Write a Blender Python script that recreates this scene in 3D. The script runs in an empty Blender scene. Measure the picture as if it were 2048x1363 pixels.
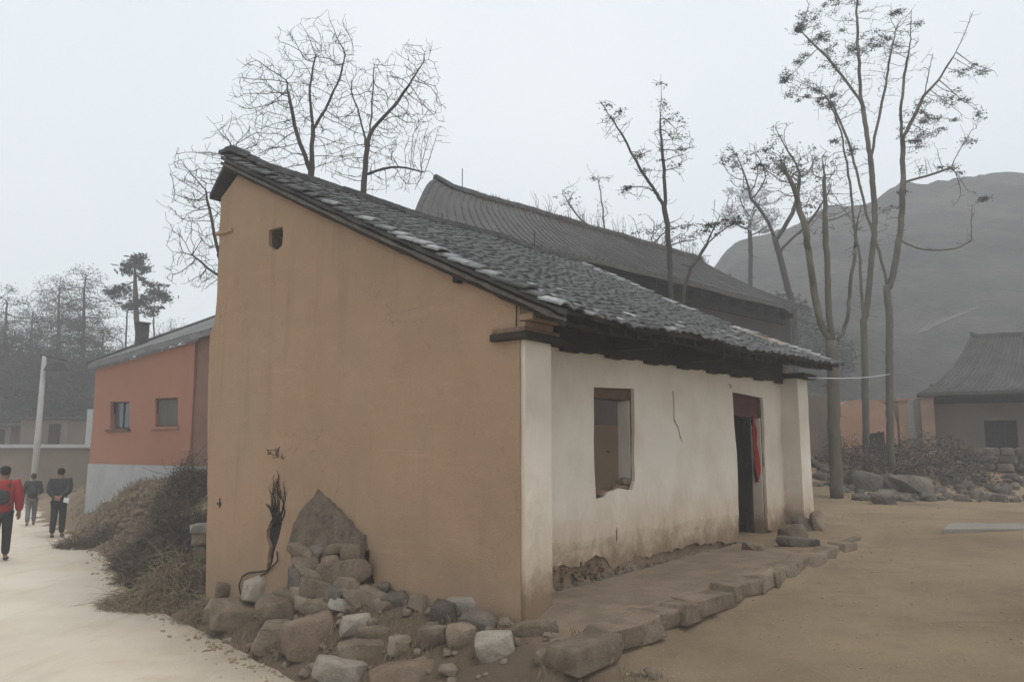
import bpy, bmesh, math, random
import numpy as np
from mathutils import Vector, Matrix, noise
from mathutils.geometry import delaunay_2d_cdt

R = math.radians
scene = bpy.context.scene
COL = scene.collection

# ------------------------------------------------------------------ camera
FPX, PCX, PCY, CZ = 1590.0, 1024.0, 681.5, 1.5
TH = math.atan((895.0 - PCY) / FPX)
cam_d = bpy.data.cameras.new("camera")
cam_d.lens = 36.0 * FPX / 2048.0
cam_d.sensor_width = 36.0
cam_d.clip_start = 0.05
cam_d.clip_end = 1000.0
cam = bpy.data.objects.new("camera", cam_d)
cam.location = (0, 0, CZ)
cam.rotation_euler = (R(90) + TH, 0, 0)
COL.objects.link(cam)
scene.camera = cam

# ------------------------------------------------------------------ world, sun, exposure
SUN_EL, SUN_AZ = R(66), R(135)          # azimuth clockwise from +Y
world = bpy.data.worlds.new("World")
scene.world = world
world.use_nodes = True
wn, wl = world.node_tree.nodes, world.node_tree.links
wn.clear()
w_out = wn.new("ShaderNodeOutputWorld")
w_bg = wn.new("ShaderNodeBackground")
w_bg.inputs["Strength"].default_value = 0.15
w_sky = wn.new("ShaderNodeTexSky")
w_sky.sky_type = 'NISHITA'
w_sky.sun_disc = False
w_sky.sun_elevation = SUN_EL
w_sky.sun_rotation = SUN_AZ
w_sky.dust_density = 5.0
w_sky.air_density = 1.0
w_tc = wn.new("ShaderNodeTexCoord")
w_no = wn.new("ShaderNodeTexNoise")
w_no.inputs["Scale"].default_value = 1.6
w_no.inputs["Detail"].default_value = 5.0
w_cr = wn.new("ShaderNodeValToRGB")
w_cr.color_ramp.elements[0].position = 0.3
w_cr.color_ramp.elements[0].color = (0.77, 0.85, 0.91, 1)
w_cr.color_ramp.elements[1].position = 0.72
w_cr.color_ramp.elements[1].color = (0.93, 0.975, 1.0, 1)
w_sc = wn.new("ShaderNodeVectorMath"); w_sc.operation = 'SCALE'
w_sc.inputs["Scale"].default_value = 8.4
w_mx = wn.new("ShaderNodeMix"); w_mx.data_type = 'RGBA'
w_mx.inputs["Factor"].default_value = 0.86      # overcast: cloud sheet over the clear sky
wl.new(w_tc.outputs["Generated"], w_no.inputs["Vector"])
wl.new(w_no.outputs["Fac"], w_cr.inputs["Fac"])
wl.new(w_cr.outputs["Color"], w_sc.inputs[0])
wl.new(w_sky.outputs["Color"], w_mx.inputs["A"])
wl.new(w_sc.outputs["Vector"], w_mx.inputs["B"])
wl.new(w_mx.outputs["Result"], w_bg.inputs["Color"])
wl.new(w_bg.outputs["Background"], w_out.inputs["Surface"])

sun_d = bpy.data.lights.new("sun", 'SUN')
sun_d.energy = 1.1
sun_d.angle = R(14)
sun_d.color = (1.0, 0.95, 0.88)
sun = bpy.data.objects.new("sun", sun_d)
sd = Vector((math.sin(SUN_AZ) * math.cos(SUN_EL), math.cos(SUN_AZ) * math.cos(SUN_EL), math.sin(SUN_EL)))
sun.rotation_euler = sd.to_track_quat('Z', 'Y').to_euler()
COL.objects.link(sun)

scene.view_settings.view_transform = 'Standard'
scene.view_settings.look = 'None'
scene.view_settings.exposure = -0.12
scene.view_settings.gamma = 1.0
scene.view_settings.use_curve_mapping = False
scene.render.engine = 'CYCLES'
scene.cycles.use_denoising = True
scene.cycles.max_bounces = 8
scene.cycles.diffuse_bounces = 4
scene.cycles.volume_bounces = 2
scene.cycles.transparent_max_bounces = 8

# ------------------------------------------------------------------ pixel rays (photo pixels -> metres at a real depth)
_c, _s = math.cos(TH), math.sin(TH)
def ray(px, py):
    a = (px - PCX) / FPX; b = (PCY - py) / FPX
    return Vector((a, _c - b * _s, _s + b * _c))
EYE = Vector((0, 0, CZ))
def onz(px, py, z):
    r = ray(px, py); return EYE + r * ((z - CZ) / r.z)
def at(px, py, Y):
    r = ray(px, py); return EYE + r * (Y / r.y)
def onplane(px, py, p0, n):
    r = ray(px, py); return EYE + r * ((p0 - EYE).dot(n) / r.dot(n))

# ------------------------------------------------------------------ house frames
AL = R(37.4)
U = Vector((math.sin(AL), math.cos(AL), 0)); V = Vector((-math.cos(AL), math.sin(AL), 0))
C0 = Vector((0.101, 7.239, 0.0))
HROT = math.atan2(U.y, U.x)
def HP(a, b, z): return C0 + U * a + V * b + Vector((0, 0, z))
def hloc(p):
    d = Vector((p[0], p[1], 0)) - C0
    return d.x * U.x + d.y * U.y, d.x * V.x + d.y * V.y
def gpx(px, py):                      # photo pixel on the gable plane -> (v, z)
    p = onplane(px, py, C0, U); d = p - C0
    return (d.dot(V), p.z)
def fpx(px, py, b=0.3):               # photo pixel on the facade plane -> (u, z)
    p = onplane(px, py, C0 + V * b, V); d = p - C0
    return (d.dot(U), p.z)

# ------------------------------------------------------------------ materials
def new_mat(name):
    m = bpy.data.materials.new(name); m.use_nodes = True
    nt = m.node_tree; nt.nodes.clear()
    out = nt.nodes.new("ShaderNodeOutputMaterial")
    b = nt.nodes.new("ShaderNodeBsdfPrincipled")
    nt.links.new(b.outputs["BSDF"], out.inputs["Surface"])
    b.inputs["Specular IOR Level"].default_value = 0.25
    return m, nt, b
def ramp(nt, fac, stops):
    r = nt.nodes.new("ShaderNodeValToRGB")
    e = r.color_ramp.elements
    while len(e) < len(stops): e.new(0.5)
    for i, (p, c) in enumerate(stops):
        e[i].position = p; e[i].color = (*c, 1) if len(c) == 3 else c
    nt.links.new(fac, r.inputs["Fac"]); return r.outputs["Color"]
def noise_tex(nt, vec, scale, detail=6, rough=0.6, dist=0.0, stretch=None):
    n = nt.nodes.new("ShaderNodeTexNoise")
    n.inputs["Scale"].default_value = scale; n.inputs["Detail"].default_value = detail
    n.inputs["Roughness"].default_value = rough; n.inputs["Distortion"].default_value = dist
    if stretch:
        mp = nt.nodes.new("ShaderNodeMapping"); mp.inputs["Scale"].default_value = stretch
        nt.links.new(vec, mp.inputs["Vector"]); vec = mp.outputs["Vector"]
    nt.links.new(vec, n.inputs["Vector"]); return n.outputs["Fac"]
def mixc(nt, fac, a, b, mode='MIX'):
    x = nt.nodes.new("ShaderNodeMix"); x.data_type = 'RGBA'; x.blend_type = mode
    if isinstance(fac, (int, float)): x.inputs["Factor"].default_value = fac
    else: nt.links.new(fac, x.inputs["Factor"])
    for k, q in (("A", a), ("B", b)):
        if isinstance(q, tuple): x.inputs[k].default_value = (*q, 1)
        else: nt.links.new(q, x.inputs[k])
    return x.outputs["Result"]
def math_n(nt, op, a, b=None, c=None, clamp=False):
    x = nt.nodes.new("ShaderNodeMath"); x.operation = op; x.use_clamp = clamp
    for i, q in enumerate((a, b, c)):
        if q is None: continue
        if isinstance(q, (int, float)): x.inputs[i].default_value = q
        else: nt.links.new(q, x.inputs[i])
    return x.outputs[0]
def smooth(nt, val, lo, hi):
    x = nt.nodes.new("ShaderNodeMapRange"); x.interpolation_type = 'SMOOTHSTEP'
    nt.links.new(val, x.inputs["Value"])
    x.inputs["From Min"].default_value = lo; x.inputs["From Max"].default_value = hi
    return x.outputs["Result"]
def bump(nt, b, h, strength, dist=0.02):
    x = nt.nodes.new("ShaderNodeBump"); x.inputs["Strength"].default_value = strength
    x.inputs["Distance"].default_value = dist
    nt.links.new(h, x.inputs["Height"]); nt.links.new(x.outputs["Normal"], b.inputs["Normal"])
def pos(nt): return nt.nodes.new("ShaderNodeNewGeometry").outputs["Position"]
def sepz(nt, v):
    x = nt.nodes.new("ShaderNodeSeparateXYZ"); nt.links.new(v, x.inputs[0]); return x.outputs["Z"]
def objc(nt): return nt.nodes.new("ShaderNodeTexCoord").outputs["Object"]

def simple(name, stops, scale=3.0, rough=0.9, bscale=40.0, bstr=0.3, bdist=0.01, stretch=None, rnd=0.0, coords=pos, spec=0.25):
    m, nt, b = new_mat(name)
    v = coords(nt)
    c = ramp(nt, noise_tex(nt, v, scale, 8, 0.65, stretch=stretch), stops)
    if rnd:
        g = nt.nodes.new("ShaderNodeNewGeometry").outputs["Random Per Island"]
        o = nt.nodes.new("ShaderNodeObjectInfo").outputs["Random"]
        k = math_n(nt, 'FRACT', math_n(nt, 'ADD', g, o))
        val = math_n(nt, 'ADD', math_n(nt, 'MULTIPLY', k, 2 * rnd), 1 - rnd)
        h = nt.nodes.new("ShaderNodeHueSaturation")
        nt.links.new(c, h.inputs["Color"]); nt.links.new(val, h.inputs["Value"]); c = h.outputs["Color"]
    nt.links.new(c, b.inputs["Base Color"])
    b.inputs["Roughness"].default_value = rough
    b.inputs["Specular IOR Level"].default_value = spec
    if bstr: bump(nt, b, noise_tex(nt, v, bscale, 6, 0.7, stretch=stretch), bstr, bdist)
    return m

M = {}
# ochre mud plaster of the gable
def mk_ochre():
    m, nt, b = new_mat("ochre_plaster")
    p = pos(nt)
    big = noise_tex(nt, p, 0.55, 4, 0.55)
    fine = noise_tex(nt, p, 5.0, 8, 0.7)
    c = ramp(nt, big, [(0.30, (0.30, 0.205, 0.135)), (0.52, (0.36, 0.24, 0.153)), (0.72, (0.345, 0.243, 0.165))])
    c = mixc(nt, math_n(nt, 'MULTIPLY', smooth(nt, fine, 0.52, 0.72), 0.45), c, (0.30, 0.19, 0.118))
    # rain streaks running down, horizontal daub lines, splash dirt near the ground
    st = noise_tex(nt, p, 1.0, 5, 0.6, stretch=(5.0, 5.0, 0.35))
    c = mixc(nt, math_n(nt, 'MULTIPLY', smooth(nt, st, 0.52, 0.72), 0.42), c, (0.255, 0.175, 0.118))
    hz_ = noise_tex(nt, p, 1.0, 6, 0.6, stretch=(0.8, 0.8, 9.0))
    c = mixc(nt, math_n(nt, 'MULTIPLY', smooth(nt, hz_, 0.55, 0.75), 0.22), c, (0.50, 0.335, 0.22))
    z = sepz(nt, p)
    dirt = math_n(nt, 'ADD', math_n(nt, 'MULTIPLY', noise_tex(nt, p, 2.2, 6, 0.65), 1.4), z)
    c = mixc(nt, math_n(nt, 'MULTIPLY', math_n(nt, 'SUBTRACT', 1.0, smooth(nt, dirt, 0.55, 1.35)), 0.75), c, (0.275, 0.195, 0.132))
    speck = noise_tex(nt, p, 55.0, 2, 0.5)
    c = mixc(nt, math_n(nt, 'MULTIPLY', smooth(nt, speck, 0.66, 0.72), 0.5), c, (0.22, 0.13, 0.08))
    vo = nt.nodes.new("ShaderNodeTexVoronoi"); vo.feature = 'DISTANCE_TO_EDGE'; vo.inputs["Scale"].default_value = 1.7
    wv = nt.nodes.new("ShaderNodeVectorMath"); wv.operation = 'MULTIPLY_ADD'
    nn = nt.nodes.new("ShaderNodeTexNoise"); nn.inputs["Scale"].default_value = 2.2; nn.inputs["Detail"].default_value = 7; nt.links.new(p, nn.inputs["Vector"])
    nt.links.new(nn.outputs["Color"], wv.inputs[0]); wv.inputs[1].default_value = (.9, .9, .9); nt.links.new(p, wv.inputs[2]); nt.links.new(wv.outputs[0], vo.inputs["Vector"])
    ck = math_n(nt, 'MULTIPLY', math_n(nt, 'SUBTRACT', 1.0, smooth(nt, vo.outputs["Distance"], 0.001, 0.007)), smooth(nt, noise_tex(nt, p, 0.7, 3, 0.5), 0.50, 0.60))
    c = mixc(nt, math_n(nt, 'MULTIPLY', ck, 0.55), c, (0.17, 0.105, 0.068))
    fl = noise_tex(nt, p, 1.0, 3, 0.6, stretch=(26.0, 26.0, 70.0))
    c = mixc(nt, math_n(nt, 'MULTIPLY', smooth(nt, fl, 0.64, 0.70), 0.35), c, (0.52, 0.39, 0.25))
    rp_ = noise_tex(nt, p, 0.9, 2, 0.4, dist=.6)
    c = mixc(nt, math_n(nt, 'MULTIPLY', smooth(nt, rp_, 0.56, 0.60), 0.20), c, (0.30, 0.205, 0.135))
    nt.links.new(c, b.inputs["Base Color"]); b.inputs["Roughness"].default_value = 0.95
    b.inputs["Specular IOR Level"].default_value = 0.1
    h = math_n(nt, 'ADD', noise_tex(nt, p, 60.0, 5, 0.7), math_n(nt, 'MULTIPLY', noise_tex(nt, p, 7.0, 6, 0.6), 1.5))
    bump(nt, b, h, 0.45, 0.012)
    return m
M['ochre'] = mk_ochre()
def mk_white():
    m, nt, b = new_mat("white_limewash")
    p = pos(nt)
    c = ramp(nt, noise_tex(nt, p, 0.8, 5, 0.6), [(0.3, (0.58, 0.505, 0.415)), (0.55, (0.69, 0.625, 0.535)), (0.75, (0.66, 0.61, 0.54))])
    st = noise_tex(nt, p, 1.0, 6, 0.65, stretch=(6.0, 6.0, 0.5))
    c = mixc(nt, math_n(nt, 'MULTIPLY', smooth(nt, st, 0.56, 0.82), 0.35), c, (0.47, 0.40, 0.32))
    fine = noise_tex(nt, p, 9.0, 8, 0.75)
    c = mixc(nt, math_n(nt, 'MULTIPLY', smooth(nt, fine, 0.55, 0.75), 0.25), c, (0.52, 0.45, 0.37))
    z = sepz(nt, p)
    n1 = noise_tex(nt, p, 1.0, 10, 0.78, stretch=(2.6, 2.6, 1.7))
    d = math_n(nt, 'SUBTRACT', z, math_n(nt, 'MULTIPLY', n1, 1.15))
    c = mixc(nt, math_n(nt, 'MULTIPLY', math_n(nt, 'SUBTRACT', 1.0, smooth(nt, d, -0.40, 0.72)), 0.9), c, (0.43, 0.325, 0.22))
    c = mixc(nt, math_n(nt, 'MULTIPLY', math_n(nt, 'SUBTRACT', 1.0, smooth(nt, d, -0.42, 0.02)), 0.9), c, (0.20, 0.135, 0.085))
    nt.links.new(c, b.inputs["Base Color"]); b.inputs["Roughness"].default_value = 0.92
    b.inputs["Specular IOR Level"].default_value = 0.12
    h = math_n(nt, 'ADD', noise_tex(nt, p, 45.0, 5, 0.7), math_n(nt, 'MULTIPLY', noise_tex(nt, p, 5.0, 6, 0.6), 2.0))
    bump(nt, b, h, 0.35, 0.012)
    return m
M['white'] = mk_white()
def mk_salmon():
    m, nt, b = new_mat("salmon_wall")
    p = pos(nt)
    c = ramp(nt, noise_tex(nt, p, 0.5, 6, 0.6), [(0.3, (0.29, 0.135, 0.088)), (0.7, (0.35, 0.168, 0.11))])
    st = noise_tex(nt, p, 1.0, 5, 0.6, stretch=(4.0, 4.0, 0.4))
    c = mixc(nt, math_n(nt, 'MULTIPLY', smooth(nt, st, 0.55, 0.8), 0.4), c, (0.22, 0.115, 0.085))
    nt.links.new(c, b.inputs["Base Color"]); b.inputs["Roughness"].default_value = 0.93
    bump(nt, b, noise_tex(nt, p, 30.0, 5, 0.7), 0.3, 0.01)
    return m
M['salmon'] = mk_salmon()
M['mud'] = simple("mud_core", [(0.3, (0.13, 0.09, 0.06)), (0.6, (0.22, 0.155, 0.10)), (0.8, (0.27, 0.195, 0.13))], 7, 0.97, 35, 0.8, 0.02)
M['render_coat'] = simple("grey_render", [(0.3, (0.095, 0.070, 0.052)), (0.5, (0.165, 0.125, 0.092)), (0.7, (0.21, 0.162, 0.12))], 8, 0.97, 22, 1.0, 0.05)
M['soot_and_shade'] = simple("soot_and_shade", [(0.3, (0.012, 0.011, 0.010)), (0.7, (0.03, 0.026, 0.022))], 9, 0.95, 40, 0.4)  # also the black for shade under the far farmhouse eave
M['dark_room'] = simple("unlit_room_wall", [(0.3, (0.012, 0.009, 0.007)), (0.7, (0.025, 0.019, 0.015))], 4, 0.95, 30, 0.4)  # near black: the unlit room's darkness put into the wall colour
M['tile'] = simple("grey_tile", [(0.3, (0.060, 0.060, 0.059)), (0.55, (0.098, 0.097, 0.094)), (0.8, (0.15, 0.146, 0.138))], 2.5, 0.9, 60, 0.5, 0.008, rnd=0.22)
M['tile_dark'] = simple("dark_tile", [(0.3, (0.055, 0.054, 0.053)), (0.7, (0.10, 0.097, 0.093))], 4, 0.9, 40, 0.5, 0.01, rnd=0.2)
M['tile_pale'] = simple("pale_verge_tile", [(0.3, (0.11, 0.11, 0.108)), (0.5, (0.23, 0.23, 0.23)), (0.8, (0.44, 0.44, 0.43))], 9, 0.8, 50, 0.5, 0.01, rnd=0.3)
M['tile_far'] = simple("far_tile", [(0.3, (0.066, 0.065, 0.064)), (0.52, (0.088, 0.083, 0.078)), (0.75, (0.115, 0.112, 0.108))], 1.6, 0.9, 20, 0.5, 0.02, rnd=0.1)
M['wood_dark'] = simple("dark_wood", [(0.3, (0.018, 0.014, 0.011)), (0.7, (0.045, 0.035, 0.026))], 6, 0.85, 30, 0.5, 0.01, stretch=(1, 1, 4))
M['wood_brown'] = simple("brown_wood", [(0.3, (0.07, 0.042, 0.026)), (0.7, (0.14, 0.085, 0.052))], 8, 0.85, 30, 0.5, 0.01)
M['wood_red'] = simple("red_wood", [(0.3, (0.05, 0.015, 0.012)), (0.7, (0.10, 0.03, 0.022))], 8, 0.8, 30, 0.5, 0.01)
M['brick'] = simple("brown_brick", [(0.3, (0.15, 0.095, 0.062)), (0.7, (0.27, 0.18, 0.12))], 12, 0.95, 50, 0.6, 0.01, rnd=0.2)
def stone_mat(name, a, b_, c_, spot=(0.10, 0.082, 0.062), sc=1.0):
    m, nt, b = new_mat(name); p = pos(nt)
    c = ramp(nt, noise_tex(nt, p, 3.5 * sc, 8, 0.68), [(0.30, a), (0.50, b_), (0.70, c_)])
    c = mixc(nt, math_n(nt, 'MULTIPLY', smooth(nt, noise_tex(nt, p, 13 * sc, 8, 0.75), 0.52, 0.70), 0.6), c, spot)
    c = mixc(nt, math_n(nt, 'MULTIPLY', smooth(nt, noise_tex(nt, p, 55 * sc, 4, 0.6), 0.58, 0.70), 0.5), c, c_)
    o = nt.nodes.new("ShaderNodeObjectInfo").outputs["Random"]
    h = nt.nodes.new("ShaderNodeHueSaturation"); nt.links.new(c, h.inputs["Color"])
    nt.links.new(math_n(nt, 'ADD', math_n(nt, 'MULTIPLY', o, .4), .8), h.inputs["Value"])
    nt.links.new(h.outputs["Color"], b.inputs["Base Color"]); b.inputs["Roughness"].default_value = 0.96
    b.inputs["Specular IOR Level"].default_value = 0.12
    hh = math_n(nt, 'ADD', math_n(nt, 'MULTIPLY', noise_tex(nt, p, 9 * sc, 8, 0.7), 2.2), noise_tex(nt, p, 48 * sc, 6, 0.75))
    bump(nt, b, hh, 0.9, 0.025); return m
M['stone'] = stone_mat("field_stone", (0.16, 0.118, 0.082), (0.245, 0.187, 0.135), (0.325, 0.262, 0.195))
M['stone_pale'] = stone_mat("pale_stone", (0.30, 0.255, 0.205), (0.43, 0.38, 0.315), (0.52, 0.475, 0.41), (0.20, 0.165, 0.125))
M['stone_grey'] = stone_mat("grey_stone", (0.10, 0.084, 0.068), (0.16, 0.136, 0.112), (0.225, 0.195, 0.163), (0.065, 0.055, 0.045))
M['stone_ochre'] = stone_mat("earthy_boulder", (0.145, 0.104, 0.074), (0.215, 0.155, 0.11), (0.28, 0.21, 0.15), (0.10, 0.074, 0.053), .8)
M['pebble'] = simple("earthy_pebble", [(0.3, (0.24, 0.18, 0.12)), (0.7, (0.36, 0.285, 0.20))], 4, .95, 30, .4)
M['bark'] = simple("bark", [(0.3, (0.045, 0.038, 0.032)), (0.7, (0.085, 0.074, 0.062))], 8, 0.95, 30, 0.6, 0.01, stretch=(1, 1, .25))
M['bark_pale'] = simple("olive_bark", [(0.3, (0.08, 0.07, 0.052)), (0.7, (0.145, 0.128, 0.095))], 6, 0.95, 30, 0.6, 0.01, stretch=(1, 1, .25))
M['leaf'] = simple("dull_leaf", [(0.3, (0.032, 0.036, 0.026)), (0.7, (0.065, 0.068, 0.048))], 3, 0.9, 0, 0, rnd=0.35)
M['leaf_far'] = simple("far_leaf", [(0.3, (0.045, 0.05, 0.048)), (0.7, (0.085, 0.09, 0.085))], 1, 0.95, 0, 0, rnd=0.35)
M['blossom'] = simple("pale_blossom", [(0.3, (0.55, 0.57, 0.6)), (0.7, (0.75, 0.77, 0.8))], 3, 0.9, 0, 0, rnd=0.15)
M['twig'] = simple("dry_twig", [(0.3, (0.065, 0.05, 0.038)), (0.7, (0.14, 0.108, 0.08))], 5, 0.95, 0, 0, rnd=0.35)
M['straw'] = simple("dry_straw", [(0.3, (0.16, 0.122, 0.075)), (0.7, (0.30, 0.235, 0.15))], 4, 0.95, 0, 0, rnd=0.3)
M['pad'] = simple("worn_pad", [(0.3, (0.19, 0.17, 0.14)), (0.7, (0.26, 0.235, 0.20))], 2, 0.92, 40, 0.4, 0.008)
M['ochre_inside_lit'] = simple("lit_inner_plaster", [(0.3, (0.50, 0.345, 0.225)), (0.7, (0.60, 0.42, 0.275))], 1.5, 0.95, 40, 0.4, 0.01)  # ochre made paler so the dim inner wall looks lit
M['concrete'] = simple("grey_concrete", [(0.3, (0.30, 0.30, 0.30)), (0.7, (0.40, 0.40, 0.40))], 2, 0.92, 40, 0.4, 0.008)
M['pole'] = simple("pole_concrete", [(0.3, (0.33, 0.32, 0.31)), (0.7, (0.42, 0.41, 0.40))], 2, 0.9, 40, 0.3)
M['metal_dark'] = simple("dark_metal", [(0.3, (0.03, 0.03, 0.03)), (0.7, (0.06, 0.06, 0.06))], 3, 0.6, 40, 0.2)
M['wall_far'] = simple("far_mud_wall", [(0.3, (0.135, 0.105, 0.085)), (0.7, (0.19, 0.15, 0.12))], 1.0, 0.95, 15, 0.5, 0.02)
M['wall_shade'] = simple("shaded_mud_wall", [(0.3, (0.055, 0.045, 0.038)), (0.7, (0.085, 0.07, 0.06))], 1.0, 0.95, 15, 0.5, 0.02)  # darker copy of the far wall: shade beneath the long eave
M['wall_brown'] = simple("red_brown_wall", [(0.3, (0.17, 0.095, 0.075)), (0.7, (0.23, 0.13, 0.10))], 1.0, 0.95, 15, 0.4, 0.02)
M['pier_ochre'] = simple("ochre_pier", [(0.3, (0.26, 0.17, 0.12)), (0.7, (0.34, 0.225, 0.16))], 1.5, 0.95, 20, 0.4, 0.02)
M['dome'] = simple("orange_mud", [(0.3, (0.32, 0.19, 0.13)), (0.7, (0.40, 0.24, 0.165))], 1.0, 0.95, 15, 0.4, 0.02)
M['cloth_red'] = simple("red_cloth", [(0.3, (0.20, 0.010, 0.008)), (0.7, (0.42, 0.022, 0.016))], 9, 0.8, 60, 0.2, 0.004)
M['wire'] = simple("pale_wire", [(0.3, (0.45, 0.45, 0.45)), (0.7, (0.55, 0.55, 0.55))], 3, 0.6, 0, 0)
M['curtain'] = simple("window_curtain", [(0.3, (0.085, 0.085, 0.07)), (0.7, (0.125, 0.12, 0.10))], 1.0, 0.9, 20, 0.4, 0.01, stretch=(9, 9, .3))
def mk_glass():
    m, nt, b = new_mat("window_glass")
    c = ramp(nt, noise_tex(nt, pos(nt), 2.0, 3), [(0.3, (0.03, 0.04, 0.05)), (0.7, (0.07, 0.085, 0.10))])
    nt.links.new(c, b.inputs["Base Color"]); b.inputs["Roughness"].default_value = 0.15
    b.inputs["Specular IOR Level"].default_value = 0.5
    return m
M['glass'] = mk_glass()
# people
M['skin'] = simple("skin", [(0.3, (0.22, 0.125, 0.085)), (0.7, (0.28, 0.165, 0.115))], 6, 0.6, 0, 0)
M['hair'] = simple("black_hair", [(0.3, (0.008, 0.007, 0.007)), (0.7, (0.018, 0.015, 0.014))], 30, 0.6, 60, 0.5, 0.004)
M['red_jacket'] = simple("red_jacket", [(0.3, (0.24, 0.018, 0.02)), (0.7, (0.36, 0.03, 0.035))], 6, 0.75, 14, 0.5, 0.02)
M['navy'] = simple("navy_cloth", [(0.3, (0.014, 0.015, 0.020)), (0.7, (0.026, 0.028, 0.036))], 6, 0.85, 14, 0.5, 0.02)
M['charcoal'] = simple("charcoal_cloth", [(0.3, (0.022, 0.024, 0.027)), (0.7, (0.042, 0.044, 0.048))], 6, 0.85, 14, 0.5, 0.02)
M['grey_cloth'] = simple("grey_cloth", [(0.3, (0.11, 0.11, 0.115)), (0.7, (0.17, 0.17, 0.175))], 6, 0.85, 14, 0.5, 0.02)
M['pink_cloth'] = simple("pink_cloth", [(0.3, (0.36, 0.25, 0.22)), (0.7, (0.46, 0.33, 0.29))], 6, 0.85, 14, 0.3, 0.02)
M['black_shoe'] = simple("black_shoe", [(0.3, (0.010, 0.010, 0.010)), (0.7, (0.02, 0.02, 0.02))], 6, 0.5, 0, 0)
M['paper'] = simple("white_paper", [(0.3, (0.6, 0.6, 0.58)), (0.7, (0.72, 0.72, 0.7))], 6, 0.7, 0, 0)

# ------------------------------------------------------------------ object helpers
def mesh_obj(name, verts, faces, mat, parent=None, loc=None, smooth_=False):
    me = bpy.data.meshes.new(name)
    me.from_pydata([tuple(v) for v in verts], [], faces)
    if mat: me.materials.append(mat)
    if smooth_: me.polygons.foreach_set("use_smooth", [True] * len(me.polygons))
    o = bpy.data.objects.new(name, me); COL.objects.link(o)
    if parent: o.parent = parent
    if loc is not None: o.location = loc
    return o
def bm_obj(name, bm, mat, parent=None, loc=None, smooth_=False):
    me = bpy.data.meshes.new(name); bm.to_mesh(me); bm.free()
    if mat: me.materials.append(mat)
    if smooth_: me.polygons.foreach_set("use_smooth", [True] * len(me.polygons))
    if smooth_ and mat and mat.name.endswith(('stone', 'boulder')): me.set_sharp_from_angle(angle=R(30))
    o = bpy.data.objects.new(name, me); COL.objects.link(o)
    if parent: o.parent = parent
    if loc is not None: o.location = loc
    return o
def tag(o, label=None, cat=None, group=None, kind=None):
    if label: o['label'] = label
    if cat: o['category'] = cat
    if group: o['group'] = group
    if kind: o['kind'] = kind
    return o
def thing(name, label, cat, loc=(0, 0, 0), rz=0.0, group=None):
    o = bpy.data.objects.new(name, None); o.empty_display_size = 0.3
    COL.objects.link(o); o.location = loc; o.rotation_euler = (0, 0, rz)
    return tag(o, label, cat, group)

class MB:
    """collects verts and faces for one mesh"""
    def __init__(s): s.v = []; s.f = []
    def add(s, v, f):
        o = len(s.v); s.v += [tuple(q) for q in v]; s.f += [tuple(i + o for i in q) for q in f]
    def box(s, x0, x1, y0, y1, z0, z1, j=0.0, rng=random):
        v = [(x, y, z) for x in (x0, x1) for y in (y0, y1) for z in (z0, z1)]
        if j: v = [tuple(c + rng.uniform(-j, j) for c in q) for q in v]
        s.add(v, [(0, 1, 3, 2), (4, 6, 7, 5), (0, 4, 5, 1), (2, 3, 7, 6), (0, 2, 6, 4), (1, 5, 7, 3)])
    def hexa(s, p):       # 8 points: bottom 4 (ccw), top 4
        s.add(p, [(3, 2, 1, 0), (4, 5, 6, 7), (0, 1, 5, 4), (1, 2, 6, 5), (2, 3, 7, 6), (3, 0, 4, 7)])
    def tube(s, pts, rads, n=5, cap=True):
        pts = [Vector(p) for p in pts]; k = len(pts); base = len(s.v); ref = None
        for i, p in enumerate(pts):
            d = (pts[min(i + 1, k - 1)] - pts[max(i - 1, 0)])
            if d.length < 1e-9: d = Vector((0, 0, 1))
            d.normalize()
            if ref is None: ref = Vector((1, 0, 0)) if abs(d.x) < 0.8 else Vector((0, 1, 0))
            x = (ref - d * ref.dot(d))
            if x.length < 1e-4: x = d.orthogonal()
            x.normalize(); ref = x; y = d.cross(x); r = rads[i] if hasattr(rads, '__len__') else rads
            for j in range(n):
                a = 2 * math.pi * j / n
                s.v.append(tuple(p + (x * math.cos(a) + y * math.sin(a)) * r))
        for i in range(k - 1):
            for j in range(n):
                a = base + i * n + j; b = base + i * n + (j + 1) % n
                s.f.append((a, b, b + n, a + n))
        if cap:
            s.f.append(tuple(base + j for j in reversed(range(n))))
            s.f.append(tuple(base + (k - 1) * n + j for j in range(n)))
    def obj(s, name, mat, parent=None, loc=None, smooth_=False):
        return mesh_obj(name, s.v, s.f, mat, parent, loc, smooth_)

def bevelled(o, w=0.01, seg=2):
    b = o.modifiers.new("bevel", 'BEVEL'); b.width = w; b.segments = seg; b.limit_method = 'ANGLE'; return o

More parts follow.
